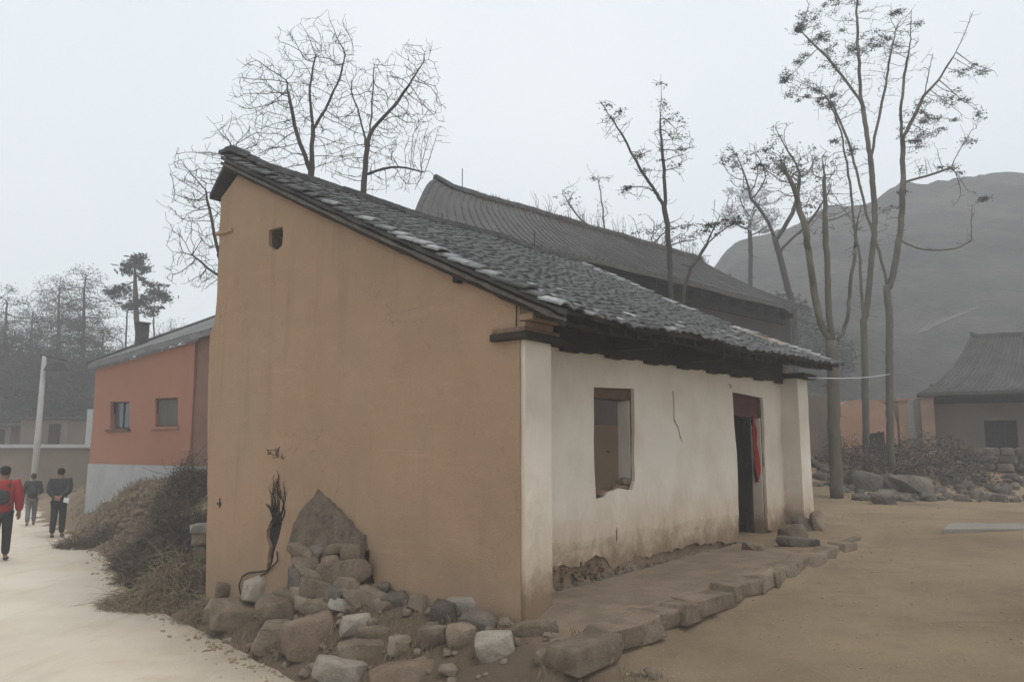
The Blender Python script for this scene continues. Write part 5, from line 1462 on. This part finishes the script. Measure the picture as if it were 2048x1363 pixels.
# tree between the houses
px_tree("slim_tree", "slim dark tree with sparse leaf tufts standing before the long farmhouse roof", "tree", 18.9,
        [[(1352, 905), (1345, 700), (1341, 545), (1337, 470), (1330, 415), (1312, 385)], [(1330, 415), (1328, 330), (1318, 250), (1323, 165)], [(1312, 385), (1275, 330), (1240, 260), (1200, 205)], [(1312, 385), (1290, 372), (1250, 375)]],
        [(1330, 260, 28, 60, 1), (1300, 330, 55, 50, 1), (1235, 260, 35, 40, .7), (1365, 300, 25, 60, .7), (1265, 380, 30, 25, .3)], 14, .068, tip=.005, natt=560, step=.16, infl=1.4, kill=.22, leaves=dict(spots=[(1330, 240, 14, 60, 9), (1222, 225, 22, 22, 8), (1290, 330, 40, 40, 10), (1365, 300, 14, 50, 6), (1250, 375, 25, 14, 5)], size=.038, n=26, r=.17))
px_tree("slim_tree", "leaning dead tree with one drooping dark tuft at the far end of the long roof", "tree", 19.6,
        [[(1362, 905), (1362, 620), (1372, 552), (1400, 510), (1425, 472), (1478, 440)], [(1412, 490), (1440, 430)]],
        [(1430, 445, 30, 30, 1)], 15, .07, tip=.007, natt=40, leaves=dict(spots=[(1425, 455, 26, 18, 9), (1452, 440, 24, 14, 5)], size=.06, n=18, r=.2))
# slender trees at the far side of the yard
px_tree("slender_tree", "nearest slender tree with smooth trunk forking above the yard, before the farmhouse", "tree", 22.5,
        [[(1781, 905), (1780, 760), (1779, 577), (1756, 493), (1731, 426), (1706, 308), (1683, 246), (1660, 200)], [(1779, 577), (1795, 513), (1806, 410), (1806, 308), (1800, 205), (1818, 103), (1822, 20)], [(1800, 480), (1840, 500), (1910, 500), (1945, 480)], [(1806, 365), (1860, 350), (1905, 335)], [(1803, 280), (1850, 190), (1865, 110)], [(1850, 190), (1900, 130), (1945, 30)]],
        [(1840, 250, 45, 50, 1.2), (1850, 300, 40, 30, .6), (1680, 200, 60, 60, 1), (1900, 200, 45, 25, .5), (1800, 100, 50, 80, 1), (1935, 400, 45, 24, .25), (1940, 240, 25, 40, .3), (1955, 145, 40, 20, .3), (1790, 450, 40, 40, .4)], 16, .105, tip=.005, natt=620, step=.17, infl=1.6, kill=.24, bark='bark_pale',
        leaves=dict(spots=[(1845, 240, 45, 30, 16), (1860, 275, 40, 20, 12), (1900, 195, 44, 10, 8), (1660, 205, 28, 16, 8), (1640, 190, 22, 8, 5), (1720, 290, 30, 20, 6), (1890, 340, 24, 6, 5), (1955, 135, 36, 10, 6), (1952, 230, 14, 8, 3), (1920, 280, 18, 10, 3), (2010, 392, 20, 10, 3), (1780, 390, 40, 30, 6)], size=.036, n=64, r=.21), group=None)
px_tree("slender_tree", "tall slender tree with two parallel stems, second from the farmhouse pier", "tree", 24.5,
        [[(1731, 905), (1730, 720), (1723, 540), (1709, 450), (1695, 334), (1680, 250), (1650, 190)], [(1731, 640), (1752, 460), (1741, 308), (1723, 205), (1712, 60), (1716, -40)], [(1741, 320), (1765, 200), (1790, 60)], [(1709, 450), (1660, 380)], [(1723, 205), (1660, 120), (1600, 60)]],
        [(1720, 120, 80, 70, 1.6), (1640, 60, 60, 60, 1), (1780, 60, 50, 60, 1), (1600, 170, 50, 40, .7), (1690, 330, 60, 50, .8), (1760, 190, 40, 50, .7), (1680, -20, 80, 30, .8)], 17, .105, tip=.005, natt=680, step=.17, infl=1.6, kill=.24, bark='bark_pale',
        leaves=dict(spots=[(1750, 85, 50, 14, 14), (1700, 100, 40, 16, 10), (1640, 75, 40, 14, 10), (1600, 35, 24, 14, 8), (1580, 65, 26, 8, 6), (1565, 100, 20, 6, 5), (1570, 155, 24, 12, 7), (1560, 205, 16, 6, 3), (1690, 10, 50, 12, 9), (1785, 15, 26, 8, 5), (1840, 50, 16, 6, 3), (1620, 190, 40, 20, 8), (1640, 265, 30, 8, 4), (1655, 130, 30, 14, 6)], size=.038, n=70, r=.23))
px_tree("grey_tree", "thick grey tree forking low just past the white facade's far end", "tree", 20.5,
        [[(1674, 985), (1668, 800), (1666, 692), (1655, 600), (1652, 450), (1648, 350)], [(1666, 692), (1637, 640), (1625, 560), (1612, 460), (1590, 380), (1560, 320)], [(1666, 692), (1694, 655), (1702, 560), (1712, 480)]],
        [(1560, 330, 50, 40, 1), (1640, 340, 50, 50, 1.2), (1600, 380, 60, 40, 1), (1700, 420, 40, 50, .6), (1640, 440, 50, 40, .6)], 18, .165, tip=.0055, natt=620, step=.18, infl=1.8, kill=.26, bark='bark_pale', leaves=dict(spots=[(1560, 330, 40, 30, 8), (1640, 340, 40, 30, 8), (1455, 325, 26, 12, 5), (1520, 240, 14, 10, 3)], size=.042, n=26, r=.2, tips=.05))
px_tree("grey_tree", "hazy grey tree with curved limbs beyond the end of the long farmhouse roof", "tree", 31.0,
        [[(1596, 905), (1590, 620), (1572, 560), (1553, 480), (1528, 425), (1500, 395)], [(1553, 480), (1590, 420), (1600, 350)], [(1560, 500), (1625, 440), (1660, 380)]],
        [(1510, 340, 70, 50, 1.2), (1590, 340, 60, 60, 1.2), (1470, 320, 40, 30, .6), (1640, 400, 50, 50, .8), (1560, 270, 30, 40, .4)], 19, .13, tip=.0075, natt=620, step=.22, bark='bark', leaves=dict(spots=[(1500, 320, 70, 30, 16), (1580, 330, 60, 50, 16), (1455, 320, 26, 16, 8), (1640, 400, 50, 30, 8)], size=.07, n=24, r=.34, tips=.08))
# pale blossoming tree and hazy trees beyond the roofs
px_tree("blossom_tree", "rounded pale whitish tree crown in the haze beyond the long roof", "tree", 38.0,
        [[(1500, 905), (1500, 560), (1500, 450)]], [(1495, 410, 55, 50, 2), (1530, 440, 45, 35, 1), (1470, 440, 30, 25, .6)], 20, .12, tip=.010, natt=260, leaves=dict(spots=[(1495, 400, 46, 40, 46), (1535, 440, 40, 30, 24), (1470, 440, 26, 20, 12)], size=.10, n=26, r=.42), leaf_mat='blossom')
px_tree("hazy_tree", "low hazy bush-like tree just above the end of the long farmhouse roof", "tree", 44.0,
        [[(1300, 905), (1302, 620), (1300, 500)]], [(1300, 470, 60, 40, 1.5), (1360, 470, 50, 40, 1.5), (1250, 480, 20, 20, .3)], 21, .14, tip=.012, natt=240, bark='bark', leaves=dict(spots=[(1310, 470, 50, 26, 20), (1370, 465, 40, 30, 16)], size=.11, n=12, r=.45, tips=.15), leaf_mat='leaf_far', step=.4, infl=4, kill=.5)
px_tree("hazy_tree", "faint thin sapling in haze above the middle of the long farmhouse roof", "tree", 42.0,
        [[(1215, 905), (1212, 560), (1208, 440), (1200, 380)], [(1212, 480), (1150, 430), (1125, 385)]], [(1140, 400, 32, 40, .8), (1205, 425, 25, 40, .8), (1185, 360, 40, 14, .4)], 22, .09, tip=.009, natt=120, bark='bark', leaves=dict(spots=[(1135, 390, 24, 24, 8), (1200, 370, 36, 14, 6)], size=.08, n=10, r=.3), leaf_mat='leaf_far', step=.35, infl=4, kill=.5)

# ------------------------------------------------------------------ hazy wood down the road
px_tree("conifer", "hazy conifer with drooping tiered boughs behind the salmon house's chimney", "tree", 42.0,
        [[(285, 905), (278, 700), (272, 600), (270, 515)], [(274, 560), (230, 580)], [(274, 550), (320, 585), (335, 600)], [(276, 600), (245, 620)], [(276, 600), (315, 625)], [(272, 530), (290, 540)], [(250, 905), (250, 640), (262, 600)], [(300, 905), (312, 700), (305, 620)]],
        [(270, 535, 26, 24, 1), (240, 580, 30, 14, .8), (310, 580, 34, 18, .8), (280, 610, 40, 14, .7)], 23, .20, tip=.012, natt=170, leaves=dict(spots=[(270, 520, 20, 12, 18), (260, 540, 18, 8, 10), (285, 540, 16, 10, 10), (235, 580, 24, 7, 16), (225, 590, 12, 6, 6), (310, 575, 28, 10, 18), (328, 592, 16, 10, 9), (280, 605, 24, 10, 16), (300, 620, 26, 8, 10), (255, 615, 14, 6, 6)], size=.13, n=24, r=.40), leaf_mat='leaf_far', step=.4, infl=4, kill=.5)
wood = [(12, 47, 575, 60, 120, "tall thin hazy tree at the outer edge of the wood"), (62, 52, 610, 70, 110, "short hazy tree with rounded crown, second from the wood's outer edge"), (118, 50, 545, 80, 130, "broad misty tree rising in the middle of the wood"), (168, 48, 530, 75, 140, "tallest misty tree of the wood, above the lamp post side of the salmon house"), (205, 56, 640, 60, 100, "low misty tree next to the conifer"), (90, 44, 690, 60, 90, "dark low tree in front of the wood behind the lamp post"), (150, 43, 700, 55, 90, "dark low tree in front of the wood close to the salmon house's eave"), (30, 43, 700, 60, 90, "dark low tree in front of the wood at the picture's edge"), (-50, 46, 600, 80, 130, "hazy tree standing just outside the wood's edge"), (350, 52, 640, 60, 90, "hazy low tree seen over the salmon house's roof")]
for i, (px, Y, topy, rx, ry, lab) in enumerate(wood):
    cy = topy + ry
    px_tree("hazy_tree", lab, "tree", Y, [[(px, 905), (px + 4, 780), (px - 3, cy + 30), (px + 2, topy + 25)]],
            [(px, cy, rx, ry, 2), (px - rx * .4, cy + ry * .3, rx * .6, ry * .6, .8), (px + rx * .4, cy + ry * .2, rx * .6, ry * .6, .8)], 60 + i, .16, tip=.011, natt=1000,
            leaves=dict(spots=[(px, cy, rx * .8, ry * .75, 120), (px - rx * .3, cy + ry * .5, rx * .6, ry * .5, 40), (px + rx * .3, cy + ry * .5, rx * .6, ry * .5, 40)], size=.065, n=70, r=.8, tips=.7, tn=16), leaf_mat='leaf_far', step=.36, infl=4, kill=.5, group="trees of the hazy wood")
rng = random.Random(91)
mb = MB()
for _ in range(22000):                # far thicket filling the wood's floor
    px = rng.uniform(-1300, 560); y = rng.uniform(50, 62); p = at(px, 895, y)
    h = (7.2 + 2.4 * noise.noise((p.x * .13, y * .1, 2)) + 1.0 * noise.noise((p.x * .5, y, 2))) * rng.random() ** .6 * (.35 + .65 * sst(px, -1250, -500))
    leaf_cloud(mb, Vector((p.x, y, .6 + h)), .6, 4, .27, rng, .8)
tag(mb.obj("thicket", M['leaf_far']), "dense dark thicket under the hazy wood", None, None, 'stuff')
mb = MB()
for _ in range(5200):
    px = rng.uniform(1180, 1720); y = rng.uniform(46, 56); p = at(px, 895, y)
    h = (2.0 + 3.2 * sst(px, 1330, 1480) * (1 - sst(px, 1560, 1720)) + 1.4 * noise.noise((p.x * .3, y * .1, 7))) * rng.random() ** .6
    leaf_cloud(mb, Vector((p.x, y, 6.0 + h)), .5, 2, .22, rng, .8)
    if _ % 3 == 0: leaf_cloud(mb, Vector((p.x, y, rng.uniform(1, 6))), .6, 3, .3, rng, .9)
tag(mb.obj("hill_thicket", M['leaf_far']), "hazy scrub on the slope beyond the long roof", None, None, 'stuff')

# cable from the house's far eave to the nearest slender tree
mb = MB(); a_ = HP(7.4, -.30, 2.63); b_ = at(1779, 748, 22.4); n_ = 16
mb.tube([a_.lerp(b_, i / n_) - Vector((0, 0, .05 * math.sin(math.pi * i / n_))) for i in range(n_ + 1)], .010, 5)
tag(mb.obj("cable", M['wire']), "pale cable strung from the white facade's far eave to a slender trunk", "cable")
mb = MB(); c_ = at(1845, 742, 26.5); mb.tube([b_.lerp(c_, i / n_) - Vector((0, 0, .06 * math.sin(math.pi * i / n_))) for i in range(n_ + 1)], .006, 4)
tag(mb.obj("cable", M['metal_dark']), "thin dark cable from the slender trunk to the farmhouse eave", "cable")

# ------------------------------------------------------------------ brush and straw on the bank
def brush(name, label, cx, cy, Y, rx, ry, n, mat, seed, L=.5, up=.5, w=.004, droop=.2, seg=4, depth=.8):
    rng = random.Random(seed); k = Y / FPX; c = at(cx, cy, Y); mb = MB()
    R_, H_ = rx * k, ry * k
    z0 = ground_h(c.x, c.y)
    base = Vector((c.x, c.y, z0)); H = (c.z + H_) - z0
    for _ in range(n):
        a = rng.uniform(0, 6.28); r = math.sqrt(rng.random()) * R_
        x, y = math.cos(a) * r, math.sin(a) * r * depth
        gz = ground_h(c.x + x, c.y + y) - z0
        hh = max(.05, (H - gz) * (1 - (r / R_) ** 1.2 * .9) * (.75 + .6 * noise.noise((x * 1.1 + seed * 7, y * 1.1, 2)))) * rng.random() ** .7
        p = Vector((x, y, gz + hh * rng.uniform(.1, .9)))
        d = Vector((x / R_ * .7 + rng.gauss(0, .6), y / R_ * .7 + rng.gauss(0, .6), rng.gauss(up, .5))).normalized(); pts = [p]
        for q in range(seg):
            p = p + d * L / seg * rng.uniform(.6, 1.2); d = (d + Vector((rng.gauss(0, .35), rng.gauss(0, .35), rng.gauss(-droop, .3)))).normalized(); pts.append(p)
        if rng.random() < .02: pts = [q + Vector((0, 0, .02)) + (q - pts[0]) * 1.2 for q in pts]
        ww = w * rng.uniform(.6, 1.6)
        mb.tube(pts, [ww * (1 - .6 * i / seg) for i in range(seg + 1)], 3, False)
    o = mb.obj(name, mat, None, base); tag(o, label, "bush" if name == "dry_bush" else "straw heap"); return o
brush("dry_bush", "big dark tangle of dry brush between the salmon house and the ochre gable", 350, 985, 14.5, 95, 105, 5200, M['twig'], 1, L=.36, w=.0052)
brush("dry_bush", "small dark brush patch low on the bank beside the stone post", 330, 1080, 13.0, 75, 70, 2600, M['twig'], 2, L=.30, w=.005)
brush("dry_bush", "low brown scrub sprawling at the road's edge near the suited walker", 185, 1030, 17.5, 60, 28, 1100, M['twig'], 3, L=.26, w=.005)
brush("dry_bush", "dark climbing brush against the brown annex of the salmon house", 385, 925, 16.6, 55, 70, 2400, M['twig'], 6, L=.40, w=.006)
brush("straw_heap", "slumped heap of dry olive straw on the bank below the ochre gable", 330, 1135, 11.2, 110, 100, 9000, M['straw'], 4, L=.26, up=-.1, w=.0042, droop=.35)
brush("straw_heap", "thin brown straw spill between the heap and the first boulders", 420, 1190, 10.2, 60, 50, 2200, M['straw'], 5, L=.16, up=0, w=.003, droop=.35)
rng = random.Random(17); mb = MB()
def blade(x, y, z, h, lean=.5, w=.003):
    a = rng.uniform(0, 6.28); l = h * lean * rng.random(); c, s_ = math.cos(a), math.sin(a)
    o = len(mb.v); mb.v += [(x - s_ * w, y + c * w, z), (x + s_ * w, y - c * w, z), (x + c * l * .5, y + s_ * l * .5, z + h * .65), (x + c * l, y + s_ * l, z + h * .85)]; mb.f += [(o, o + 1, o + 2), (o + 1, o + 3, o + 2)]
for _ in range(5200):
    x, y = g_bank()
    if noise.noise((x * 1.3, y * 1.3, 6)) < .0: continue
    blade(x, y, ground_h(x, y), rng.uniform(.03, .13))
for _ in range(2500):
    x, y = g_mound(); blade(x, y, ground_h(x, y), rng.uniform(.05, .22), w=.006)
for _ in range(2500):
    x, y = g_ter(); blade(x, y, ground_h(x, y), rng.uniform(.05, .2), w=.007)
def g_verge():
    while True:
        x = rng.uniform(-24, -7.5); y = rng.uniform(16, 31)
        if road_d(x, y) > .05: return x, y
for _ in range(9000):
    x, y = g_verge()
    if noise.noise((x * .9, y * .9, 3)) < -.25: continue
    blade(x, y, ground_h(x, y), rng.uniform(.06, .28), w=.010)
tag(mb.obj("dry_grass", M['straw']), "short dry grass on the banks", None, None, 'stuff')
rng = random.Random(18); mb = MB()
for _ in range(2600):
    x = rng.uniform(9.2, 13.2); y = rng.uniform(21.5, 24.5); h = (.6 + .5 * noise.noise((x, y, 1))) * rng.random()
    leaf_cloud(mb, Vector((x, y, ground_h(x, y) + h)), .25, 4, .05, rng, .8)
tag(mb.obj("undergrowth", M['twig']), "dark undergrowth beneath the slender trees", None, None, 'stuff')

# ------------------------------------------------------------------ people walking away down the road
def skin_obj(name, verts, edges, radii, mat, parent, sub=2):
    me = bpy.data.meshes.new(name); me.from_pydata(verts, edges, []); me.materials.append(mat)
    o = bpy.data.objects.new(name, me); COL.objects.link(o); o.parent = parent
    md = o.modifiers.new("skin", 'SKIN'); md.use_smooth_shade = True
    sv = me.skin_vertices[0].data
    for i, r in enumerate(radii):
        sv[i].radius = r if isinstance(r, tuple) else (r, r); sv[i].use_root = (i == 0)
    s = o.modifiers.new("sub", 'SUBSURF'); s.levels = sub; s.render_levels = sub
    return o
def person(label, loc, heading, H, pose, top_mat, leg_mat, bulk=1.0, hair=True, top_kind="jacket", stride=.0, hem=.475):
    """faces local +Y; H standing height. pose: dict with elbow/wrist offsets per side (x, y, z as fractions of H)"""
    T = thing("person", label, "person", loc, heading)
    h = H
    J = dict(pelvis=(0, 0, .53), spine=(0, .0, .63), chest=(0, .01, .73), neck0=(0, .0, .815), neck=(0, .008, .85), head=(0, .018, .895), crown=(0, .018, .955))
    V_, E_, R_ = [], [], []
    def add(p, r, par=None):
        V_.append(tuple(c * h for c in p)); R_.append(tuple(q * h for q in r) if isinstance(r, tuple) else (r * h, r * h))
        if par is not None: E_.append((par, len(V_) - 1))
        return len(V_) - 1
    pel = add(J['pelvis'], (.078, .055)); sp = add(J['spine'], (.070, .050), pel); che = add(J['chest'], (.080, .056), sp)
    n0 = add(J['neck0'], (.042, .036), che); nk = add(J['neck'], .031, n0)
    hd = add((0, .016, .885), (.043, .048), nk); cr = add((0, .012, .935), (.046, .053), hd); add((0, .010, .972), (.030, .034), cr)
    add((0, .066, .902), .009, hd)                                              # nose
    for s in (-1, 1): add((s * .047, .010, .905), .010, hd)                     # ears
    legs = {}
    for s in (-1, 1):
        st = stride * s
        hip = add((s * .050, 0, .49), (.056, .056), pel); kn = add((s * .052, .02 + st * .45, .28), (.038, .038), hip)
        ca = add((s * .052, st * .75 - .005, .19), (.034, .036), kn)
        an = add((s * .052, st - .012, .045), .022, ca); he = add((s * .055, st + .03, .022), (.022, .018), an); add((s * .06, st + .095, .014), (.020, .012), he)
        legs[s] = (V_[hip], V_[kn], V_[ca], V_[an])
    arms = {}
    for s in (-1, 1):
        sh = add((s * .112, 0, .80), .036, che); el = pose[s][0]; wr = pose[s][1]
        e = add(el, .025, sh); w = add(wr, .018, e)
        d = (Vector(wr) - Vector(el)).normalized(); x = d.orthogonal().normalized(); y = d.cross(x)
        pm = add(tuple(Vector(wr) + d * .032), (.020, .013), w)
        for q, (off, L) in enumerate(((-.016, .036), (-.005, .043), (.006, .040), (.016, .031))):
            k0 = add(tuple(Vector(wr) + d * .052 + x * off), .0055, pm); add(tuple(Vector(wr) + d * (.052 + L * .9) + x * off * 1.1 + y * .010), .0045, k0)
        add(tuple(Vector(wr) + d * .045 + x * .032 + y * .008), .0065, w)
        arms[s] = (V_[sh], V_[e], V_[w])
    skin_obj("body", V_, E_, R_, M['skin'], T)
    # trousers
    v = [(0, 0, .545 * h)]; r = [(.086 * h, .066 * h)]; e = []
    for s in (-1, 1):
        hp, kn, ca, an = legs[s]; o = len(v)
        v += [hp, kn, ca, (an[0], an[1], an[2] + .012 * h)]; r += [(.062 * h, .064 * h), (.048 * h, .048 * h), (.044 * h, .046 * h), (.038 * h, .040 * h)]
        e += [(0, o), (o, o + 1), (o + 1, o + 2), (o + 2, o + 3)]
    skin_obj("trousers", v, e, r, leg_mat, T)
    # jacket
    b = bulk
    v = [(0, 0, hem * h), (0, 0, .56 * h), (0, 0, .66 * h), (0, .01 * h, .745 * h), (0, .0, .815 * h), (0, .004 * h, .842 * h)]
    r = [(.098 * h * b, .070 * h * b), (.094 * h * b, .070 * h * b), (.092 * h * b, .068 * h * b), (.100 * h * b, .070 * h * b), (.060 * h, .052 * h), (.040 * h, .040 * h)]; e = [(i, i + 1) for i in range(5)]
    for s in (-1, 1):
        sh, el, wr = arms[s]; o = len(v)
        v += [(sh[0] * 1.03, sh[1], sh[2]), el, tuple(Vector(el).lerp(Vector(wr), .55)), tuple(Vector(el).lerp(Vector(wr), .97))]; r += [.050 * h * b, .042 * h * b, .038 * h * b, .031 * h * b]
        e += [(3, o), (o, o + 1), (o + 1, o + 2), (o + 2, o + 3)]
    skin_obj(top_kind, v, e, r, top_mat, T)
    # shoes
    for s in (-1, 1):
        an = legs[s][3]
        skin_obj("shoe", [(an[0], an[1] - .008 * h, .030 * h), (an[0] + s * .003 * h, an[1] + .045 * h, .022 * h), (an[0] + s * .008 * h, an[1] + .105 * h, .018 * h)], [(0, 1), (1, 2)], [(.030 * h, .030 * h), (.029 * h, .022 * h), (.024 * h, .015 * h)], M['black_shoe'], T, 1)
    # hair: cap over back and top of the head
    skin_obj("hair", [(0, -.012 * h, .878 * h), (0, -.006 * h, .915 * h), (0, .000 * h, .950 * h), (0, .004 * h, .990 * h)], [(0, 1), (1, 2), (2, 3)], [(.036 * h, .030 * h), (.054 * h, .056 * h), (.058 * h, .064 * h), (.040 * h, .046 * h)], M['hair'], T, 2)
    return T
def walker(px, feet_y, **k):
    p = onz(px, feet_y, ZR + .01); return p
hd_ = R(25)
hang = {-1: ((-.150, -.02, .645), (-.150, .03, .50)), 1: ((.150, -.02, .645), (.150, .03, .50))}
behind = {-1: ((-.128, -.06, .655), (-.030, -.112, .575)), 1: ((.128, -.06, .655), (.030, -.114, .582))}
straps = {-1: ((-.140, -.02, .65), (-.155, .03, .53)), 1: ((.150, -.02, .65), (.125, .075, .60))}
p1 = walker(-4, 1122); p2 = walker(60, 1050); p3 = walker(113, 1074)
person("adult in bulky red jacket and dark trousers cut off by the picture's edge", p1, hd_, 1.78, hang, M['red_jacket'], M['navy'], 1.18, stride=.06)
person("child in dark vest and grey trousers walking between the two adults", p2, hd_ + .1, 1.42, straps, M['charcoal'], M['grey_cloth'], 1.0, top_kind="vest", stride=.09)
person("man in black suit walking away with hands clasped behind his back", p3, hd_ - .1, 1.64, behind, M['charcoal'], M['navy'], 1.14, stride=.05, hem=.41)
def backpack(p, heading, H, mat, label, s=1.0):
    t = thing("backpack", label, "backpack", p, heading)
    t.location = p + Vector((0, 0, .0))
    me = [(0, -.105 * H, .58 * H), (0, -.115 * H, .66 * H), (0, -.105 * H, .75 * H)]
    skin_obj("bag", me, [(0, 1), (1, 2)], [(.075 * H * s, .045 * H * s), (.085 * H * s, .052 * H * s), (.060 * H * s, .038 * H * s)], mat, t, 2)
    skin_obj("pocket", [(0, -.165 * H, .59 * H), (0, -.168 * H, .65 * H)], [(0, 1)], [(.055 * H * s, .022 * H), (.055 * H * s, .022 * H)], mat, t, 1)
    for sx in (-1, 1):
        mb = MB(); mb.tube([(sx * .055 * H, -.09 * H, .77 * H), (sx * .06 * H, -.03 * H, .835 * H), (sx * .065 * H, .05 * H, .80 * H), (sx * .07 * H, .078 * H, .72 * H), (sx * .09 * H, .02 * H, .62 * H), (sx * .07 * H, -.08 * H, .58 * H)], .011 * H, 5); mb.obj("strap", mat, t)
backpack(p1, hd_, 1.78, M['charcoal'], "grey backpack worn by the adult in the red jacket", 1.0)
backpack(p2, hd_ + .1, 1.42, M['charcoal'], "dark backpack on the child's back", 1.05)
mb = MB(); mb.box(-.05, .06, -.205, -.195, .84, .94, .012); o = mesh_obj("paper", mb.v, mb.f, M['paper'], None, p3); o.rotation_euler = (0, .2, hd_ - .1)
tag(o, "crumpled white paper held behind the suited man's back", "paper")
mb = MB(); mb.box(-.27, -.17, -.02, .08, .55, .73, .02); o = mesh_obj("plastic_bag", mb.v, mb.f, M['paper'], None, p2); o.rotation_euler = (0, 0, hd_ + .1); bevelled(o, .02)
tag(o, "small pale bag carried in the child's hand", "bag")

# ------------------------------------------------------------------ haze: closed box of even air round everything
hz = MB(); hz.box(-125, 135, -30, 140, -4.0, 40.0)
hm = bpy.data.materials.new("haze"); hm.use_nodes = True; ht = hm.node_tree; ht.nodes.clear()
ho = ht.nodes.new("ShaderNodeOutputMaterial"); hvol = ht.nodes.new("ShaderNodeVolumePrincipled")
hvol.inputs["Color"].default_value = (0.975, 0.985, 1.0, 1); hvol.inputs["Density"].default_value = 0.0044; hvol.inputs["Anisotropy"].default_value = 0.0
ht.links.new(hvol.outputs[0], ho.inputs["Volume"])
tag(hz.obj("haze", hm), "thin grey valley haze", None, None, 'stuff')
